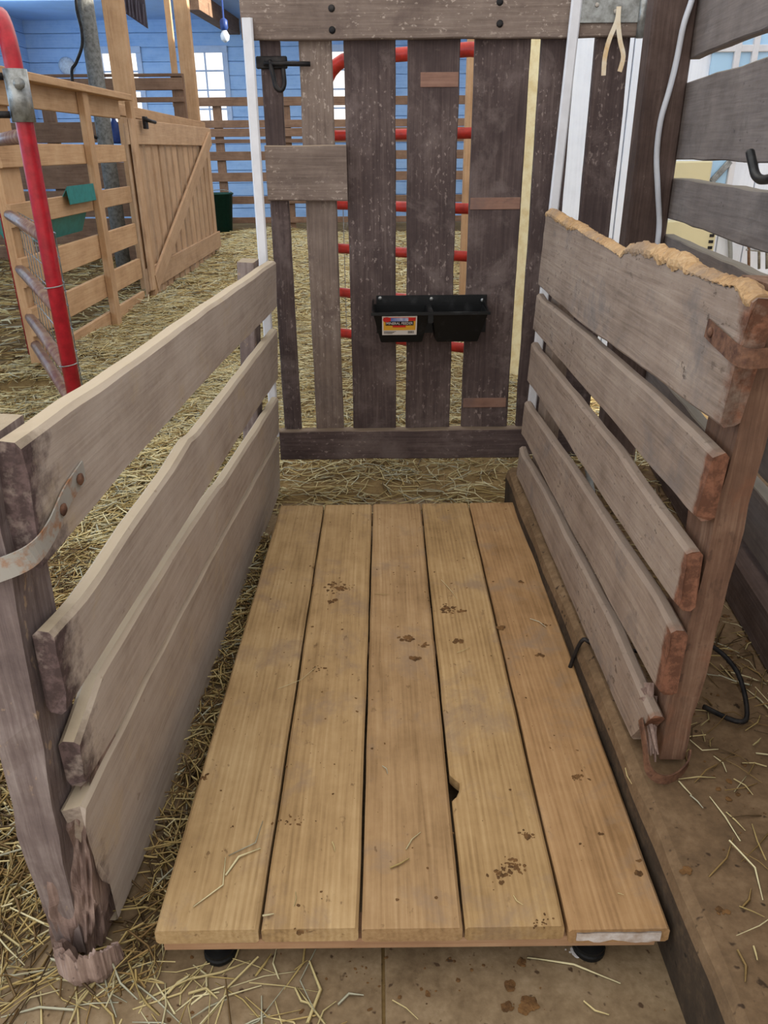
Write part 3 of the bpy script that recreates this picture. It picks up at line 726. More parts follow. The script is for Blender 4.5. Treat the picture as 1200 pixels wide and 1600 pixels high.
def bin_(bm, x0, x1, shrink0, shrink1):
    w = .004
    T = [(x0, YF-.004, lipz+.004), (x1, YF-.004, lipz+.004), (x1, YL, lipz), (x0, YL, lipz)]
    Bt = [(x0+shrink0, YF-.004, zb), (x1-shrink1, YF-.004, zb), (x1-shrink1-.004, YL+.048, zb), (x0+shrink0+.004, YL+.048, zb)]
    Ti = [(x0+w, YF-.008, lipz+.004), (x1-w, YF-.008, lipz+.004), (x1-w, YL+w, lipz), (x0+w, YL+w, lipz)]
    Bi = [(x0+shrink0+w, YF-.008, zb+w), (x1-shrink1-w, YF-.008, zb+w), (x1-shrink1-w, YL+.052, zb+w), (x0+shrink0+w, YL+.052, zb+w)]
    R_ = [[bm.verts.new(q) for q in r] for r in (Bt, T, Ti, Bi)]
    for r0, r1 in zip(R_, R_[1:]):
        for k in range(4): bm.faces.new((r0[k], r0[(k+1) % 4], r1[(k+1) % 4], r1[k]))
    bm.faces.new(R_[0][::-1]); bm.faces.new(R_[3])
xm = (lx0+lx1)/2
bin_(bm, lx0, xm-.004, .018, .014); bin_(bm, xm+.004, lx1, .014, .018)
# rolled rim and saddle between the bins, end cheeks rising to the back plate
bm_box(bm, (lx0-.006, YL-.005, lipz-.006), (lx1+.006, YL+.002, lipz+.003))
bm_box(bm, (xm-.008, YL, lipz-.03), (xm+.008, YF, lipz+.004))
for xs_, sg in ((lx0, -1), (lx1, 1)):
    a = [bm.verts.new(q) for q in ((xs_, YL, lipz), (xs_, YF, lipz), (xs_-sg*.002, YF, zTop-.01), (xs_-sg*.002, YF-.03, lipz+.02))]
    b = [bm.verts.new((v.co.x+sg*.004, v.co.y, v.co.z)) for v in a]
    bm.faces.new(a); bm.faces.new(b[::-1])
    for k in range(4): bm.faces.new((a[k], a[(k+1) % 4], b[(k+1) % 4], b[k]))
bmesh.ops.recalc_face_normals(bm, faces=bm.faces)
bmesh.ops.bevel(bm, geom=[e for e in bm.edges if e.calc_length() > .03], offset=.0018, segments=2, affect='EDGES')
me = bpy.data.meshes.new('body'); bm.to_mesh(me); bm.free(); me.materials.append(m_black)
place(bpy.data.objects.new('body', me), Matrix.Identity(4), FT)
for x, y in ((594, 466), (674, 467), (754, 469)):
    p = at(x, y, Y=YF-.006); lathe('screw', [(.006, 0), (.0055, .002), (.002, .0035)], 10, m_galv, FT, frame((p.x, YF-.0055, p.z), (1, 0, 0), (0, 0, 1), (0, -1, 0)))
# printed label on the left bin's sloping front
sl_ = Vector((0, .048, zb-lipz)).normalized(); nrm = Vector((1, 0, 0)).cross(sl_)
if nrm.y > 0: nrm = -nrm
upv = -sl_
lc0 = at(597, 494, Y=YL); wlab = at(652, 494, Y=YL).x-lc0.x; hlab = .068
O_ = Vector((lc0.x, YL, lipz))+sl_*.010+nrm*.0008
FLb = frame(O_, (1, 0, 0), upv, nrm)
def lab(name, x0, y0, x1, y1, mat, par, dz):
    r = .003 if name == 'label' else 0
    vs = [(x0, -y0, dz), (x1, -y0, dz), (x1, -y1, dz), (x0, -y1, dz), (x0, -y0, dz-.0006), (x1, -y0, dz-.0006), (x1, -y1, dz-.0006), (x0, -y1, dz-.0006)]
    fs = [(0, 1, 2, 3), (4, 7, 6, 5), (0, 4, 5, 1), (1, 5, 6, 2), (2, 6, 7, 3), (3, 7, 4, 0)]
    return mesh(name, vs, fs, mat, par, FLb)
L_ = lab('label', 0, 0, wlab, hlab, m_label, FT, 0); L_['label'] = 'white and yellow printed product label'
i_ = .004
lab('label_print', i_, i_, wlab-i_, .05, m_lyel, L_, .0006)
lab('label_print', i_, i_, wlab-i_, .016, m_lred, L_, .0012)
lab('label_print', wlab*.25, i_+.001, wlab*.75, .017, m_lblue, L_, .0016)
lab('label_print', wlab*.1, .017, wlab*.9, .032, m_lblk, L_, .0014)
lab('label_print', wlab*.3, .032, wlab*.68, .039, m_lred, L_, .0014)
for k in range(9): lab('barcode', wlab*.74+k*.0021, .0535, wlab*.74+k*.0021+(.0012 if k % 3 else .0006), .062, m_lblk, L_, .0006)
for k in range(3): lab('small_print', wlab*.05, .0545+k*.0035, wlab*(.4-.05*k), .0556+k*.0035, m_lblk, L_, .0006)
dk = [(wlab*.1+.011*math.cos(t)+.003, .011-.0+.009*math.sin(t)) for t in [k*math.pi/8 for k in range(16)]]
mesh('label_print', [(x, -y, .002) for x, y in dk]+[(x, -y, .001) for x, y in dk], [tuple(range(16)), tuple(range(31, 15, -1))], m_lred, L_, FLb)
def text(name, body, size, Mw, mat, parent, ext=.0004, align='CENTER'):
    cu = bpy.data.curves.new(name, 'FONT'); cu.body = body; cu.size = size; cu.extrude = ext; cu.align_x = align; cu.align_y = 'CENTER'; cu.resolution_u = 2
    tmp = bpy.data.objects.new(name, cu); COL.objects.link(tmp); bpy.context.view_layer.update()
    me = bpy.data.meshes.new_from_object(tmp.evaluated_get(bpy.context.evaluated_depsgraph_get())); bpy.data.objects.remove(tmp)
    me.materials.clear(); me.materials.append(mat)
    return place(bpy.data.objects.new(name, me), Mw, parent)
tx = text('lettering', 'MINERAL FEEDER', .0125, FLb @ Matrix.Translation((wlab/2, -.0245, .002)) @ Matrix.Diagonal((.82, 1, 1, 1)), m_label, L_)
tx.data.update()

# ================================================================== LEFT: RED TUBE GATE WITH CLAMP
RG = thing('tube_gate', 'red tube gate with worn brown crossbars and wire mesh, standing open at left', 'gate', (-1.2, 3.2, 0))
YN, YX = 2.62, 3.8; far = Vector((at(30, 440, Y=YX).x, YX, 0)); near = Vector((at(88, 460, Y=YN).x, YN, 0)); dr = (far-near); Lg = dr.length; dr.normalize()
def rg(s, z): return near+dr*s+Vector((0, 0, z))
up = [rg(0, .05), rg(0, .7), rg(0, 1.15)]
ztop = at(10, 24, Y=2.75).z
for k in range(7):
    a = k/6*math.pi/2; up.append(rg(.16*(1-math.cos(a)), ztop-.16+.16*math.sin(a)))
up.append(rg(.5, ztop)); up.append(rg(Lg-.16, ztop))
for k in range(1, 7):
    a = math.pi/2-k/6*math.pi/2; up.append(rg(Lg-.16+.16*math.cos(a), ztop-.16+.16*math.sin(a)))
up.append(rg(Lg, .06))
tube('frame', up, .026, m_red, RG, 12)
for z in (1.085, .79, .56, .345, .215):
    tube('crossbar', [rg(.02, z), rg(Lg-.02, z)], .023, m_pipe, RG, 10)
vs, fs = [], []
for k in range(13):
    s = .05+(Lg-.1)*k/12; v_, f_ = sweep([rg(s, .1)+Vector((.03, .02, 0)), rg(s, .80)+Vector((.03, .02, 0))], .0022, 4); fs += [tuple(q+len(vs) for q in f) for f in f_]; vs += v_
for k in range(10):
    z = .1+.7*k/9; v_, f_ = sweep([rg(.03, z)+Vector((.03, .02, 0)), rg(Lg-.03, z)+Vector((.03, .02, 0))], .0022, 4); fs += [tuple(q+len(vs) for q in f) for f in f_]; vs += v_
mesh('wire_mesh', vs, fs, m_galv, RG)
ZS = at(40, 150, Y=YN).z
tube('clamp_sleeve', [rg(0, ZS-.07), rg(0, ZS+.07)], .034, m_galv, RG, 16)
cl = rg(-.03, ZS+.03); tube('clamp_bolt', [cl, cl-dr*.025], .016, m_galv, RG, 8)
for z in (ZS-.05, ZS+.05): tube('clamp_bolt', [rg(0, z)+Vector((-.06, -.03, 0)), rg(0, z)+Vector((-.03, -.02, 0))], .011, m_blackiron, RG, 6)
for z in (.36, .62): tube('tie_wire', [rg(0, z)+Vector((.033*math.cos(t), .033*math.sin(t), .004*t)) for t in [k*.5 for k in range(13)]], .002, m_galv, RG, 4)

# ================================================================== LEFT: TIMBER PEN FENCE AND SLATTED GATE
XF = -1.6
TF = thing('timber_fence', 'pale timber rail fence panel of the left pen', 'fence', (XF, 4.8, 0))
def fz(x, y): return at(x, y, X=XF).z
def fy(x, y): return at(x, y, X=XF).y
ye = fy(200, 300)+.02
rails = [(138, 175, 93), (225, 258, 93), (307, 340, 93), (375, 416, 124), (446, 487, 124), (508, 548, 135)]
y_near = 3.6
for a, b, x in rails:
    z1, z0 = fz(x, a), fz(x, b)
    bar('rail', (XF, y_near, max(.07, (z0+z1)/2)), (XF, ye, max(.07, (z0+z1)/2)), z1-z0, .022, (0, 0, 1), m_tan, TF)
ztop = fz(60, 127)
bar('top_cap', (XF+.02, y_near, ztop), (XF+.02, ye+.1, ztop), .035, .10, (0, 0, 1), m_tan, TF)
for x, y, w in ((143, 300, .085), (213, 300, .075)):
    yy = fy(x, y); bar('post', (XF+.03, yy, 0), (XF+.03, yy, ztop-.018), w, .036, (0, 1, 0), m_tan, TF)
bar('post', (XF-.03, 3.72, 0), (XF-.03, 3.72, ztop-.02), .2, .038, (0, 1, 0), m_tan, TF)
# slatted gate with diagonal brace
y0, y1 = ye+.07, fy(333, 300)
SG = thing('slatted_gate', 'closed timber gate of upright slats with a diagonal brace', 'gate', (XF, (y0+y1)/2, 0))
zg1, zg0 = 1.23, .10
ns = 14; sw = (y1-y0)/ns
for k in range(ns):
    yy = y0+(k+.5)*sw
    bar('slat', (XF, yy, zg0-.05), (XF, yy, zg1-.03), sw-.062, .02, (0, 1, 0), m_slat, SG)
bar('rail', (XF+.021, y0, zg1-.075), (XF+.021, y1, zg1-.075), .15, .02, (0, 0, 1), m_slat, SG)
bar('rail', (XF+.021, y0, .235), (XF+.021, y1, .235), .15, .02, (0, 0, 1), m_slat, SG)
bar('brace', (XF+.043, y0+.12, .2), (XF+.043, y1-.15, zg1-.09), .12, .02, (0, 0, 1), m_slat, SG)
bar('stile', (XF+.0435, y0+.04, .17), (XF+.0435, y0+.04, zg1-.002), .08, .022, (0, 1, 0), m_slat, SG)
p = at(222, 190, X=XF+.04)
lt = box('latch', (XF+.055, p.y-.05, p.z-.045), (XF+.075, p.y+.02, p.z+.03), m_blackiron, SG)
tube('latch_bar', [(XF+.08, p.y-.06, p.z+.01), (XF+.085, p.y+.16, p.z-.0)], .012, m_blackiron, lt)
bar('cross_rail', (XF-.06, ye, zg1+.055), (XF-.06, y1+.15, zg1+.02), .07, .03, (0, 0, 1), m_tan, TF)

# posts beyond the fence
def tall_post(px0, px1, Y, w, mat, label, zb=0, name='timber_post'):
    a, b = at(*px0, Y=Y), at(*px1, Y=Y)
    x = (a.x+b.x)/2
    o = bar(name, (x, Y, zb), (x, Y, ZC-.001), w, w*.8, (1, 0, 0), mat); tag(o, label, 'post'); return o
tall_post((177, 0), (195, 147), 6.05, .125, m_tan, 'tall timber post behind the pen fence, left of the slatted gate')
tall_post((284, 0), (298, 163), 8.25, .125, m_tan, 'tall timber post at the far end of the slatted gate')
o = tall_post((262, 0), (272, 115), 9.3, .06, m_tan, 'thin timber upright between the two tall posts')
pc = at(150, 120, Y=6.9)
o = tube('steel_column', [(pc.x, 6.9, 0), (pc.x, 6.9, 1.2), (pc.x, 6.9, ZC)], .062, m_column, None, 16); tag(o, 'mottled grey round steel column inside the left pen', 'column')
# dark hanging sign
s0, s1 = at(192, -34, Y=6.6), at(222, 40, Y=6.6)
sg = thing('hanging_sign', 'dark wooden sign hung beside the tall timber post', 'sign', ((s0.x+s1.x)/2, 6.6, s1.z))
mesh('sign_board', [(s0.x, 6.5, s0.z), (s1.x, 6.75, s0.z-.02), (s1.x, 6.75, s1.z), (s0.x, 6.5, s1.z+.07), (s0.x, 6.52, s0.z), (s1.x, 6.77, s0.z-.02), (s1.x, 6.77, s1.z), (s0.x, 6.52, s1.z+.07)],
     [(0, 1, 2, 3), (4, 7, 6, 5), (0, 4, 5, 1), (1, 5, 6, 2), (2, 6, 7, 3), (3, 7, 4, 0)], m_sign, sg)
dv = Vector((s1.x-s0.x, .25, 0)); 
for k in range(6):
    c = Vector((s0.x, 6.495, 0))+dv*(.12+.15*k); zt_ = s1.z+.05-.01*k
    bar('lettering', c+Vector((0, -.004, zt_+.02)), c+Vector((.01*(k % 2), -.004, zt_+.15)), .012, .006, (1, 0, 0), m_signtext, sg)

# far and side pen fences
def pen_fence(P0, P1, zs, hs, posts, mat, label, side=1):
    P0, P1 = Vector(P0), Vector(P1); r_ = thing('pen_fence', label, 'fence', ((P0+P1)/2).to_tuple())
    for z, h in zip(zs, hs): bar('rail', P0+Vector((0, 0, z)), P1+Vector((0, 0, z)), h, .03, (0, 0, 1), mat, r_)
    d = (P1-P0); nn_ = d.normalized().cross(Vector((0, 0, 1)))
    for s in posts:
        p = P0+d*s-nn_*.04*(1 if d.x > 0 else -1)*side; bar('post', p, p+Vector((0, 0, max(zs)+hs[0]/2)), .11, .045, d.normalized(), mat, r_)
    return r_
YP = 11.2
def pz(y): return at(350, y, Y=YP).z
zs, hs = [], []
for a, b in ((152, 166), (188, 200), (201, 214), (218, 224), (237, 251), (270, 284), (307, 319), (340, 349)):
    zs.append((pz(a)+pz(b))/2); hs.append(pz(a)-pz(b))
pen_fence((-2.6, YP, 0), (2.2, YP, 0), zs, hs, (.02, .115, .3, .52, .75, .98), m_brown, 'brown rail fence in front of the far window')
YQ = 7.7
def qz(y): return at(230, y, Y=YQ).z
pen_fence((XL+.3, YQ, 0), (at(285, 130, Y=YQ).x, YQ, 0), [(qz(115)+qz(120))/2, (qz(122)+qz(141))/2, (qz(152)+qz(160))/2, (qz(190)+qz(222))/2, .84, .60, .36, .12], [qz(115)-qz(120), qz(122)-qz(141), qz(152)-qz(160), qz(190)-qz(222), .22, .225, .225, .22], (.3, .62, .985), m_brown, 'brown partition fence inside the left pen behind the steel column')

# buckets and feeders in the pens
def bucket(P, r0, r1, h, mat, label, name='bucket'):
    t = thing(name, label, 'bucket', P)
    lathe('pail', [(r0, 0), (r1, h), (r1+.012, h), (r1+.012, h-.02), (r1-.006, h-.004), (r0-.006, .01)], 22, mat, t, Matrix.Translation(P))
    tube('bail', [Vector(P)+Vector((r1*math.cos(a), .02, h+r1*.28*math.sin(a)-.01)) for a in [math.pi*k/10 for k in range(11)]], .005, m_galv, t, 6)
    return t
pb_ = at(346, 338, Y=10.95); bucket((pb_.x, 10.95, ground_h(pb_.x, 10.95)), .13, .17, .5, m_green, 'dark green bucket hung on the far brown fence')
p = at(124, 302, X=XF)
tr = thing('feed_trough', 'teal plastic trough hung on the pen fence rail', 'trough', (XF, p.y, p.z-.1))
vs = []; 
ctr = [(XF+.018, p.z+.03), (XF+.03, p.z+.035), (XF+.04, p.z-.01), (XF+.036, p.z-.012), (XF+.026, p.z+.028), (XF+.0, p.z+.026), (XF-.02, p.z-.02), (XF-.26, p.z-.06), (XF-.30, p.z-.02), (XF-.305, p.z-.024), (XF-.27, p.z-.07), (XF-.02, p.z-.03)]
hook = [(XF+.012, .0), (XF+.042, .045), (XF+.046, -.04), (XF+.042, -.042), (XF+.036, .03), (XF+.012, -.004)]
vs = [(x, p.y+dy, p.z+z+.0) for dy in (-.28, .12) for x, z in hook]
mesh('hook_lip', vs, [tuple(range(6)), tuple(range(11, 5, -1))]+[(k, (k+1) % 6, 6+(k+1) % 6, 6+k) for k in range(6)], m_teal, tr)
prof = [(XF-.02, -.1), (XF-.06, -.2), (XF-.24, -.2), (XF-.3, -.1), (XF-.29, -.1), (XF-.235, -.19), (XF-.065, -.19), (XF-.03, -.1)]
mesh('tray', [(x, p.y+dy, p.z+z) for dy in (-.45, .12) for x, z in prof], [tuple(range(8)), tuple(range(15, 7, -1))]+[(k, (k+1) % 8, 8+(k+1) % 8, 8+k) for k in range(8)], m_teal, tr)
p = at(180, 205, Y=YQ-.06)
bt = thing('spray_bottle', 'small blue bottle hung on the partition fence beside the steel column', 'bottle', (p.x, YQ-.056, p.z-.1))
lathe('bottle_body', [(.035, 0), (.04, .02), (.04, .15), (.018, .19), (.018, .21)], 14, m_bluep, bt, Matrix.Translation((p.x, YQ-.056, p.z-.1)))
lathe('cap', [(.02, .21), (.02, .24), (.012, .25)], 12, m_pvc, bt, Matrix.Translation((p.x, YQ-.056, p.z-.1)))
# wall lamp disc, cable, bulb
p = at(104, 103, Y=YB-.03)
lathe('wall_lamp', [(.12, 0), (.12, .03), (.09, .06), (.03, .07)], 18, m_bulb, None, frame((p.x, YB-.002, p.z), (1, 0, 0), (0, 0, 1), (0, -1, 0)))
tag(bpy.data.objects['wall_lamp'], 'round white fixture on the blue back wall, left of the column', 'fixture')
o = tube('power_cable', [at(118, -20, Y=6.78), at(120, 15, Y=6.8), at(127, 45, Y=6.8), at(128, 72, Y=6.8), at(119, 98, Y=6.8), at(112, 112, Y=6.8), at(118, 150, Y=6.8), at(140, 205, Y=6.8), at(152, 216, Y=6.82)], .012, m_blackiron, None, 6, 5)
tag(o, 'black power cable hanging beside the steel column', 'cable')
p = at(351, 52, Y=11.6)
lb = thing('light_bulb', 'bare bulb in a blue socket under the ceiling beam', 'lamp', (p.x, 11.6, p.z-.1))
lathe('bulb', [(.015, -.1), (.05, -.075), (.06, -.03), (.035, .02), (.03, .03)], 14, m_bulb, lb, Matrix.Translation((p.x, 11.6, p.z)))
lathe('socket', [(.034, .03), (.05, .06), (.05, .14), (.03, .16), (.012, .17), (.012, max(.2, ZC-p.z))], 14, m_bluep, lb, Matrix.Translation((p.x, 11.6, p.z)))

# ================================================================== BEHIND THE HEAD GATE
BG = thing('tube_gate', 'red tube gate standing behind the dark plank gate', 'gate', (.1, 3.6, 0))
bl, br = Vector((at(511, 300, Y=3.8).x, 3.8, 0)), Vector((.50, 3.36, 0)); bd = br-bl; bL = bd.length; bd.normalize()
def bgp(s, z): return bl+bd*s+Vector((0, 0, z))
pts = [bgp(0, .1), bgp(0, 1.0)]
for k in range(7):
    a = k/6*math.pi/2; pts.append(bgp(.15*(1-math.cos(a)), 1.385-.15+.15*math.sin(a)))
pts.append(bgp(bL-.15, 1.385))
for k in range(1, 7):
    a = math.pi/2-k/6*math.pi/2; pts.append(bgp(bL-.15+.15*math.cos(a), 1.385-.15+.15*math.sin(a)))
pts.append(bgp(bL, .1))
tube('frame', pts, .027, m_redb, BG, 10)
for z in (1.095, .812, .622, .422, .229): tube('crossbar', [bgp(.01, z), bgp(bL-.01, z)], .022, m_redb, BG, 10)
vs, fs = [], []
for k in range(9):
    s = .06+(bL-.12)*k/8; v_, f_ = sweep([bgp(s, .2)+Vector((.02, .03, 0)), bgp(s, .85)+Vector((.02, .03, 0))], .002, 4); fs += [tuple(q+len(vs) for q in f) for f in f_]; vs += v_
mesh('wire_mesh', vs, fs, m_galv, BG)
p = at(835, 330, Y=3.75)
o = bar('cream_post', (at(822, 330, Y=3.75).x, 3.75, 0), (at(822, 330, Y=3.75).x, 3.75, 2.6), .10, .09, (1, 0, 0), m_cream, None, .008); tag(o, 'cream painted post seen in the gap of the dark gate', 'post')
o = bar('timber_post', (at(738, 200, Y=5.2).x, 5.2, 0), (at(738, 200, Y=5.2).x, 5.2, 2.6), .09, .09, (1, 0, 0), m_tan); tag(o, 'tan timber post behind the red gate', 'post')

# ================================================================== RIGHT: HINGE POST, PLANK FENCE
YH = 2.5
hx0, hx1 = at(1003, 60, Y=YH+.08).x, at(1085, 60, Y=YH).x
HP = bar('hinge_post', ((hx0+hx1)/2, YH+.04, .0), ((hx0+hx1)/2, YH+.04, 2.5), hx1-hx0, .08, (1, 0, 0), m_dark, None, .008)
tag(HP, 'dark square timber post carrying the gate hinge', 'post')
pts = [at(x, y, Y=YH-.012) for x, y in ((1090, -60), (1083, -8), (1068, 40), (1058, 90), (1046, 140), (1032, 190), (1026, 245), (1028, 300), (1030, 345), (1027, 385), (1022, 430), (1015, 520))]
tag(tube('hanging_cable', pts, .0085, m_cable, None, 8, 5), 'pale grey cable hanging down the dark hinge post', 'cable')
fd = Vector((-.108, -1, 0)).normalized(); FA = Vector((.895, 2.52, 0)); fn = Vector((-1, .108, 0)).normalized()
PF = thing('plank_fence', 'weathered grey plank fence on the right running towards the camera', 'fence', (FA+fd*.9).to_tuple())
PL = 2.95
def fplank(z0, z1, sd, s0=0, s1=PL, off=0):
    FP = frame(FA+fn*off, fd, (0, 0, 1), fn) if fd.cross(Vector((0, 0, 1))).dot(fn) > 0 else frame(FA+fn*off, fd, (0, 0, 1), fn)
    return strip('plank', FP, [(s0, z1), (s1, z1)], [(s0, z0), (s1, z0)], .032, m_grey, PF, nu=30, e=.003, wob=.002, seed=sd)
fplank(1.265, 1.47, 41); fplank(1.006, 1.207, 42); fplank(.84, .955, 43); fplank(.62, .792, 44); fplank(.43, .575, 45); fplank(.27, .395, 46)
bar('post', FA+fd*2.85-fn*.08+Vector((0, 0, .148)), FA+fd*2.85-fn*.08+Vector((0, 0, 1.47)), .1, .09, fd, m_dark, PF)
# sill timber on the ledge
sa, sb = at(1200, 1105, Z=.15), at(1130, 1000, Z=.15)
sdn = Vector((-.108, -1, 0)).normalized()
c0 = Vector((sb.x+.05, sb.y, 0))
SB = bar('sill_beam', c0-sdn*.95+Vector((.045, 0, .2)), c0+sdn*1.6+Vector((.045, 0, .2)), .105, .09, (0, 0, 1), m_dark, None, .006)
tag(SB, 'dark heavy sill timber lying on the ledge under the plank fence', 'beam')
# black hook on the second plank
h = [at(x, y, X=.80) for x, y in ((1174, 240), (1177, 258), (1182, 276), (1192, 280), (1215, 277))]
hk = thing('wall_hook', 'black J-shaped hook on the weathered right fence', 'hook', h[2])
pts = [FA+fd*(2.52-q.y)+fn*(.045+.012*i)+Vector((0, 0, q.z)) for i, q in enumerate(h)]
pp = []
for (x, y) in ((1172, 238), (1176, 256), (1181, 274), (1192, 281), (1216, 277)):
    d = ray(x, y); t = ((FA+fn*.05)-CP).dot(fn)/d.dot(fn); pp.append(CP+d*t)
pp.append(pp[-1]-fn*.05)
tube('hook_rod', pp, .009, m_black, hk, 10, 5)
# things on the white wall seen through the fence
def on_wall(x, y, off): return at(x, y, Y=YW-off)
a, b = on_wall(1128, 252, .02), on_wall(1138, 282, .02)
wf = thing('window_5', 'small blue window in the white wall with a diagonal bar', None, on_wall(1123, 268, .02), kind='structure')
x0_, x1_, z0_, z1_ = on_wall(1110, 268, .02).x, on_wall(1137, 268, .02).x, on_wall(1120, 290, .02).z, on_wall(1120, 235, .02).z
m_bluepane = plain('blue_pane', (176, 212, 240), .2, nscale=3, amt=.05)
box('pane', (x0_, YW-.02, z0_), (x1_, YW-.005, z1_), m_bluepane, wf)
bar('diagonal_bar', (x0_+.01, YW-.03, z0_+.02), (x1_, YW-.03, z1_-.05), .03, .015, (1, 0, 0), m_galv, wf)
box('window_frame', (x0_-.03, YW-.035, z0_-.03), (x0_, YW-.002, z1_+.03), m_pvc, wf); box('window_frame', (x1_, YW-.035, z0_-.03), (x1_+.03, YW-.002, z1_+.03), m_pvc, wf)
ca, cb_ = on_wall(1082, 250, .1), on_wall(1108, 290, .1)
cab = thing('wall_cabinet', 'beige metal cabinet on the white wall seen through the fence', 'cabinet', ((ca.x+cb_.x)/2, YW-.05, .45))
zc1 = on_wall(1090, 345, .1).z; zc0 = on_wall(1090, 420, .1).z
box('cabinet_body', (ca.x-.1, YW-.1, zc0), (on_wall(1122, 350, .1).x, YW-.003, zc1), m_beige, cab, .006)
for k in range(4): box('vent_slot', (on_wall(1110, 360, .1).x, YW-.104, zc1-.08-.03*k), (on_wall(1117, 360, .1).x, YW-.099, zc1-.065-.03*k), m_blackiron, cab, 0)
box('cabinet_top', (ca.x-.1, YW-.1, at(1090, 285, Y=YW-.1).z), (cb_.x, YW-.003, at(1090, 252, Y=YW-.1).z), m_beige, cab, .006)
tag(tube('wall_conduit', [on_wall(1128, 355, .03), on_wall(1138, 365, .03), on_wall(1141, 385, .03), on_wall(1141, 420, .03)], .012, m_hose, None, 8, 5), 'thin grey curved conduit on the white wall', 'conduit')
wrk = thing('wire_rack', 'small wire rack standing against the white wall', 'rack', on_wall(1180, 420, .1))
for x in (1170, 1186, 1198): tube('upright', [on_wall(x, 340, .1), on_wall(x, 420, .1)], .008, m_galv if x > 1175 else m_brown, wrk, 6)
for y in (362, 374, 390): tube('shelf_wire', [on_wall(1166, y, .1), on_wall(1215, y+4, .1)], .006, m_galv, wrk, 6)
for (xa, ya, xb, yb) in ((1080, 78, 1215, 70), (1146, 110, 1146, 40), (1173, 110, 1173, 30)):
    pass
wgrid = thing('window_6', 'white framed upper window in the white wall', None, on_wall(1170, 80, .02), kind='structure')
for x in (1146, 1173): a = on_wall(x, 120, .02); b = on_wall(x, 20, .02); box('muntin', (a.x-.015, YW-.03, a.z), (a.x+.015, YW-.002, b.z), m_pvc, wgrid)
a, b = on_wall(1110, 76, .02), on_wall(1240, 76, .02); box('muntin', (a.x, YW-.028, a.z-.015), (b.x, YW-.002, a.z+.015), m_pvc, wgrid)
box('pane', (on_wall(1112, 100, .02).x, YW-.012, on_wall(1112, 120, .02).z), (b.x, YW-.001, on_wall(1112, 20, .02).z), m_bluepane, wgrid, 0)
# hose and wires about the right panel
gh = [Vector(q) for q in ((.60, 2.3, .30), (.55, 2.0, .34), (.52, 1.75, .30), (.515, 1.62, .24), (.53, 1.5, .19), (.56, 1.36, .165), (.62, 1.3, .16))]
tag(tube('grey_hose', gh, .008, m_hose, None, 8, 5), 'grey hose lying behind the right side panel', 'hose')
bw = [Vector(q) for q in ((.375, 1.27, .05), (.395, 1.26, .155), (.42, 1.25, .157), (.50, 1.22, .16), (.56, 1.20, .19), (.60, 1.16, .215), (.628, 1.10, .20), (.622, 1.03, .165), (.60, 1.02, .158), (.56, 1.06, .157))]
tag(tube('black_wire', bw, .0045, m_blackiron, None, 6, 5), 'black wire from the platform looping on the ledge by the right post', 'wire')

# ================================================================== STRAW, CRUMBS AND SPOTS (uncountable)
PAL = np.array([lin(c)[:3] for c in ((206, 195, 154), (190, 173, 124), (170, 148, 96), (142, 116, 72), (112, 88, 54), (174, 171, 148), (84, 66, 44))])
def straw(name, pos, ang, ln, wd_, tilt, palw, label, lift=.0):
    """loose blades: pos (n,3), yaw, length, width, pitch; each a bent three-sided sliver"""
    n = len(pos)
    if not n: return
    d = np.stack([np.cos(ang)*np.cos(tilt), np.sin(ang)*np.cos(tilt), np.sin(tilt)], 1)
    s = np.stack([-np.sin(ang), np.cos(ang), np.zeros(n)], 1); u = np.cross(d, s); u *= np.sign(u[:, 2:3]+1e-9)
    bend = rng.normal(0, .12, (n, 1))*ln[:, None]; sag = rng.normal(0, .04, (n, 1))*ln[:, None]
    rows = []
    for f, k in ((-.5, 1), (0, 0), (.5, 1)):
        c = pos+d*(f*ln)[:, None]+(s*bend+u*-abs(sag))*k
        w = wd_[:, None]*(1 if f < .4 else .6)
        rows += [c+s*w*.5, c-s*w*.5, c+u*w*.6]
    V = np.stack(rows, 1).reshape(-1, 3); V[:, 2] = np.maximum(V[:, 2], lift)
    fq = np.array([[0, 2, 5, 3], [2, 1, 4, 5], [1, 0, 3, 4], [3, 5, 8, 6], [5, 4, 7, 8], [4, 3, 6, 7]])
    Fc = (np.arange(n)[:, None, None]*9+fq[None]).reshape(-1, 4)
    me = bpy.data.meshes.new(name); me.vertices.add(len(V)); me.vertices.foreach_set('co', V.ravel().astype(np.float32))
    me.loops.add(Fc.size); me.loops.foreach_set('vertex_index', Fc.ravel().astype(np.int32))
    me.polygons.add(len(Fc)); me.polygons.foreach_set('loop_start', np.arange(0, Fc.size, 4, dtype=np.int32))
    me.update(calc_edges=True)
    c = PAL[rng.choice(len(PAL), n, p=np.array(palw)/sum(palw))]*rng.uniform(.8, 1.15, (n, 1))
    ca = me.attributes.new('tint', 'FLOAT_COLOR', 'POINT'); ca.data.foreach_set('color', np.concatenate([np.repeat(c, 9, 0), np.ones((n*9, 1))], 1).ravel().astype(np.float32))
    me.materials.append(m_straw)
    o = place(bpy.data.objects.new(name, me), Matrix.Identity(4)); tag(o, label, 'straw', kind='stuff'); return o
def scatter(n, x0, x1, y0, y1, keep, lmin, lmax, w, hh=.02):
    x = rng.uniform(x0, x1, n); y = rng.uniform(y0, y1, n); k = np.array([keep(a, b) for a, b in zip(x, y)]); x, y = x[k], y[k]; n = len(x)
    z = np.array([ground_h(a, b) for a, b in zip(x, y)])+rng.uniform(.001, hh, n)
    return np.stack([x, y, z], 1), rng.uniform(0, 6.283, n), rng.uniform(lmin, lmax, n), w*rng.uniform(.6, 1.5, n), rng.normal(0, .13, n)
R_ = random.Random(3)
light_w = (5, 5, 3, 1.5, .6, 2.5, .3); mid_w = (1.2, 3, 4, 4, 3, .8, 2)
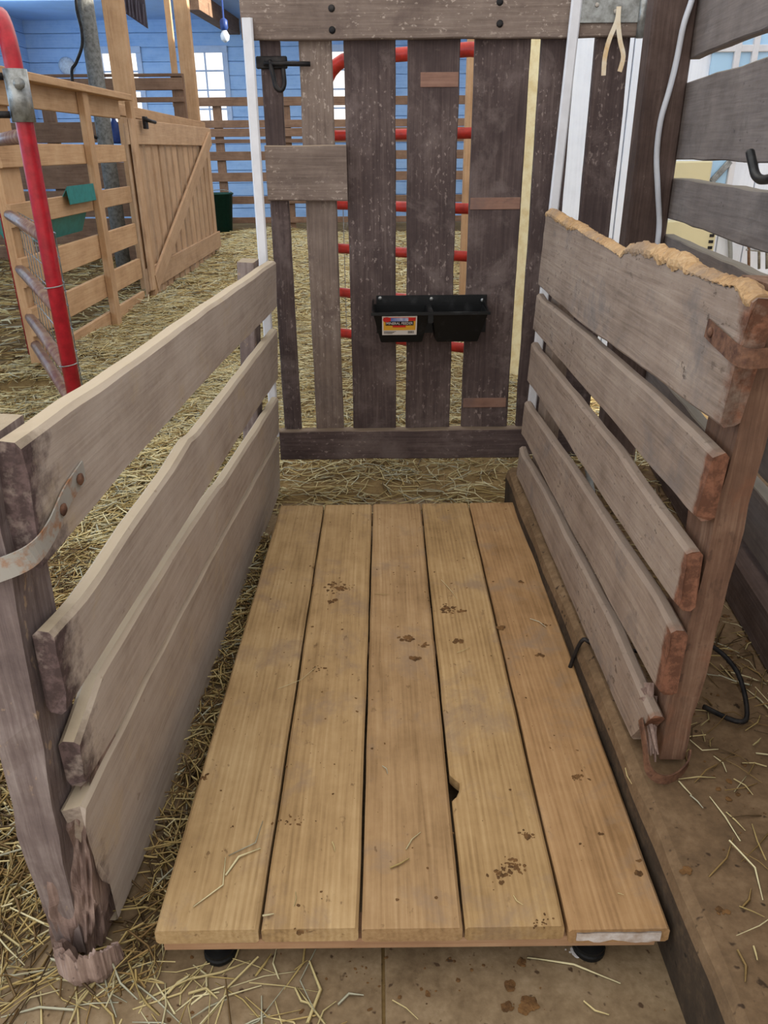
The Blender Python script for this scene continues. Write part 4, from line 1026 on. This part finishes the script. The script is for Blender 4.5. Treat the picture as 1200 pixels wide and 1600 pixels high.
def d1(x, y): return R_.random() < min(1, max(.03, (y-.62)/.35))
straw('loose_straw', *scatter(17000, -1.25, -.43, .45, 1.9, d1, .04, .15, .0032), mid_w, 'golden loose straw heaped left of the dusty side panel')
straw('loose_straw', *scatter(24000, -1.75, -.38, 1.9, 5.2, lambda x, y: True, .05, .17, .004), light_w, 'pale straw along the aisle beside the timber pen fence')
straw('loose_straw', *scatter(16000, -1.75, -.2, 5.2, 11, lambda x, y: True, .08, .22, .007), light_w, 'pale straw far down the barn aisle')
straw('loose_straw', *scatter(9000, -5, -1.75, 2.6, 11, lambda x, y: True, .1, .26, .008), mid_w, 'straw bedding inside the left pens')
straw('loose_straw', *scatter(12000, -.4, 2.2, 2.12, 4.2, lambda x, y: (x < 1.2) and R_.random() < min(1, .25+(y-2.1)/.9), .04, .15, .0034, .012), light_w, 'straw strewn on the ground behind the platform')
straw('loose_straw', *scatter(9000, -.4, 2.2, 4.2, 11, lambda x, y: x < .8 or y > 4.5, .08, .22, .007), light_w, 'pale straw on the floor beyond the red gate')
straw('loose_straw', *scatter(500, -.9, -.1, .35, .72, lambda x, y: True, .03, .12, .0028, .004), light_w, 'sparse straw on the concrete in front of the platform')
# gap between left panel and deck
straw('loose_straw', *scatter(1100, -.375, -.30, .66, 2.0, lambda x, y: x < -.318+(y-.7)*.013, .02, .09, .003, .03), mid_w, 'straw caught between the platform and the left side panel')
# on the ledge
p_ = scatter(1500, .45, 1.1, .45, 2.3, lambda x, y: R_.random() < (.25 if y < .9 else 1) and x > .47, .02, .09, .0026, .004); p_[0][:, 2] = .15+rng.uniform(.001, .006, len(p_[0]))
straw('loose_straw', *p_, (2, 2, 3, 4, 4, 1, 3), 'bits of straw and chaff on the concrete ledge', lift=.1485)
p_ = scatter(120, .398, .47, .5, 2.2, lambda x, y: y > 1.15 or R_.random() < .15, .02, .06, .0024, .004); p_[0][:, 2] = .15
# single strands seen on the deck and the floor in front
def strands(name, segs, z, label):
    P, A, Ln, W = [], [], [], []
    for (x0, y0, x1, y1, w) in segs:
        a, b = at(x0, y0, Z=z), at(x1, y1, Z=z); P.append(tuple((a+b)/2)); A.append(math.atan2(b.y-a.y, b.x-a.x)); Ln.append((b-a).length); W.append(w)
    n = len(P); straw(name, np.array(P), np.array(A), np.array(Ln), np.array(W), np.zeros(n), (5, 4, 2, 1, 0, 3, 0), label, lift=z-.001)
strands('straw_strand', [(345, 1360, 400, 1318, .004), (323, 1423, 372, 1345, .0025), (372, 1345, 425, 1290, .002), (610, 1357, 640, 1342, .0035), (632, 1325, 655, 1298, .002), (410, 1431, 428, 1428, .003), (600, 1195, 608, 1207, .002), (462, 1415, 464, 1392, .0015), (830, 965, 855, 978, .002), (715, 1020, 735, 1012, .0015), (440, 1080, 500, 1045, .0012), (585, 928, 610, 929, .0015), (800, 1400, 815, 1415, .0015), (965, 1395, 975, 1398, .0015), (520, 1315, 524, 1330, .002), (690, 905, 715, 935, .0012)], zt+.0035, 'single straw strands lying on the platform boards')
strands('straw_strand', [(825, 1487, 970, 1527, .0035), (910, 1568, 950, 1590, .003), (508, 1600, 465, 1545, .004), (500, 1597, 502, 1500, .006), (455, 1550, 487, 1578, .004), (525, 1560, 565, 1545, .004), (300, 1590, 400, 1525, .003), (400, 1525, 425, 1490, .004), (260, 1550, 295, 1520, .004), (300, 1540, 345, 1548, .005), (10, 1500, 45, 1480, .003), (50, 1535, 105, 1503, .004), (100, 1600, 150, 1520, .004), (160, 1520, 180, 1590, .003), (0, 1590, 90, 1530, .003), (490, 1600, 520, 1560, .003), (615, 1560, 655, 1590, .002), (20, 1420, 30, 1380, .004), (0, 1440, 40, 1442, .003), (215, 1510, 250, 1500, .004), (460, 1515, 480, 1500, .002)], .004, 'single straw strands lying on the concrete floor')
strands('straw_strand', [(1160, 1485, 1172, 1535, .004), (1178, 1478, 1184, 1500, .003), (1060, 1220, 1080, 1242, .003), (1080, 1242, 1100, 1262, .0025), (1075, 1165, 1120, 1180, .0025), (1120, 1180, 1140, 1205, .0025), (1135, 1268, 1165, 1297, .0025), (1150, 1215, 1180, 1240, .0025), (1155, 1415, 1195, 1432, .002), (975, 1200, 985, 1225, .002)], .152, 'single straw strands lying on the concrete ledge')
# dung crumbs and smears on the deck
def crumbs(name, spots, z, mat, label, seed, flat=.2):
    r = random.Random(seed); vs, fs = [], []
    base = bmesh.new(); bmesh.ops.create_icosphere(base, subdivisions=1, radius=1); bv = [v.co.copy() for v in base.verts]; bf = [tuple(v.index for v in f.verts) for f in base.faces]; base.free()
    for (x, y, sz) in spots:
        o = len(vs); a = r.random()*6; sx, sy = sz*(.6+r.random()*.7), sz*(.6+r.random()*.7)
        for v in bv:
            k = .75+.5*r.random(); q = Vector((v.x*sx*k, v.y*sy*k, v.z*sz*flat*k)); q.rotate(Matrix.Rotation(a, 3, 'Z')); vs.append((x+q.x, y+q.y, z+max(0, q.z)))
        fs += [tuple(o+i for i in f) for f in bf]
    ob = mesh(name, vs, fs, mat); tag(ob, label, 'dirt', kind='stuff'); return ob
sp = []
R2 = random.Random(5)
def cluster(px_, py_, n, rad, s0, s1, z=zt):
    c = at(px_, py_, Z=z)
    for _ in range(n): sp.append((c.x+R2.gauss(0, rad*.7), c.y+R2.gauss(0, rad*.5), (s0+(s1-s0)*R2.random()**1.6)*1.35))
for args in ((525, 918, 60, .022, .001, .004), (520, 940, 14, .008, .001, .005), (700, 953, 40, .018, .001, .005), (722, 955, 12, .006, .002, .004), (635, 998, 20, .013, .002, .005), (649, 1029, 16, .006, .003, .006), (664, 1008, 8, .008, .002, .004),
             (715, 1002, 14, .008, .002, .005), (845, 1023, 10, .006, .002, .004), (813, 909, 8, .004, .003, .005), (783, 981, 12, .005, .002, .006), (852, 977, 6, .008, .001, .003), (800, 1352, 40, .014, .0008, .003), (785, 1368, 24, .012, .0008, .0028), (822, 1305, 20, .008, .001, .003),
             (905, 1215, 20, .01, .001, .0025), (998, 1367, 8, .004, .002, .004), (999, 1345, 5, .003, .001, .003), (940, 1303, 4, .003, .001, .003), (490, 885, 10, .01, .001, .002), (845, 1440, 16, .01, .001, .002), (455, 1285, 20, .018, .0008, .002), (470, 1455, 8, .005, .001, .003), (320, 1215, 12, .006, .001, .003), (497, 1045, 10, .01, .001, .003)):
    cluster(*args)
for _ in range(300):
    y = .72+1.3*R2.random()**.8; x = -.29+.66*R2.random(); sp.append((x, y, .0008+.0022*R2.random()**3))
crumbs('dung_crumbs', sp, zt+.0002, m_dung, 'dark crumbs of dried dung scattered on the platform boards', 1)
sp = []
for args in ((800, 1540, 6, .004, .003, .007), (795, 1573, 8, .005, .003, .008), (822, 1572, 16, .007, .003, .007), (815, 1505, 5, .004, .003, .005), (665, 1550, 4, .01, .001, .003), (700, 1520, 5, .02, .001, .003), (570, 1520, 10, .03, .001, .002)): cluster(*args, z=0)
for _ in range(260): sp.append((-.9+1.28*R2.random(), .45+.3*R2.random(), .0008+.003*R2.random()**3))
crumbs('dirt_crumbs', sp, .0005, m_dung, 'dark crumbs on the concrete in front of the platform', 2)
sp = []
for _ in range(1800): sp.append((.47+.6*R2.random()**.8, .45+1.6*R2.random(), .001+.005*R2.random()**3))
cluster(1072, 1361, 4, .004, .003, .005, .148); cluster(1130, 1425, 5, .005, .002, .004, .148)
crumbs('dirt_crumbs', sp, .1485, m_dung, 'dark chaff crumbs on the concrete ledge', 3)
sp = []; cluster(905, 1487, 90, .009, .001, .003, 0)
crumbs('white_powder', sp, .0003, m_powder, 'spill of white powder on the floor by the right levelling foot', 4, .2)
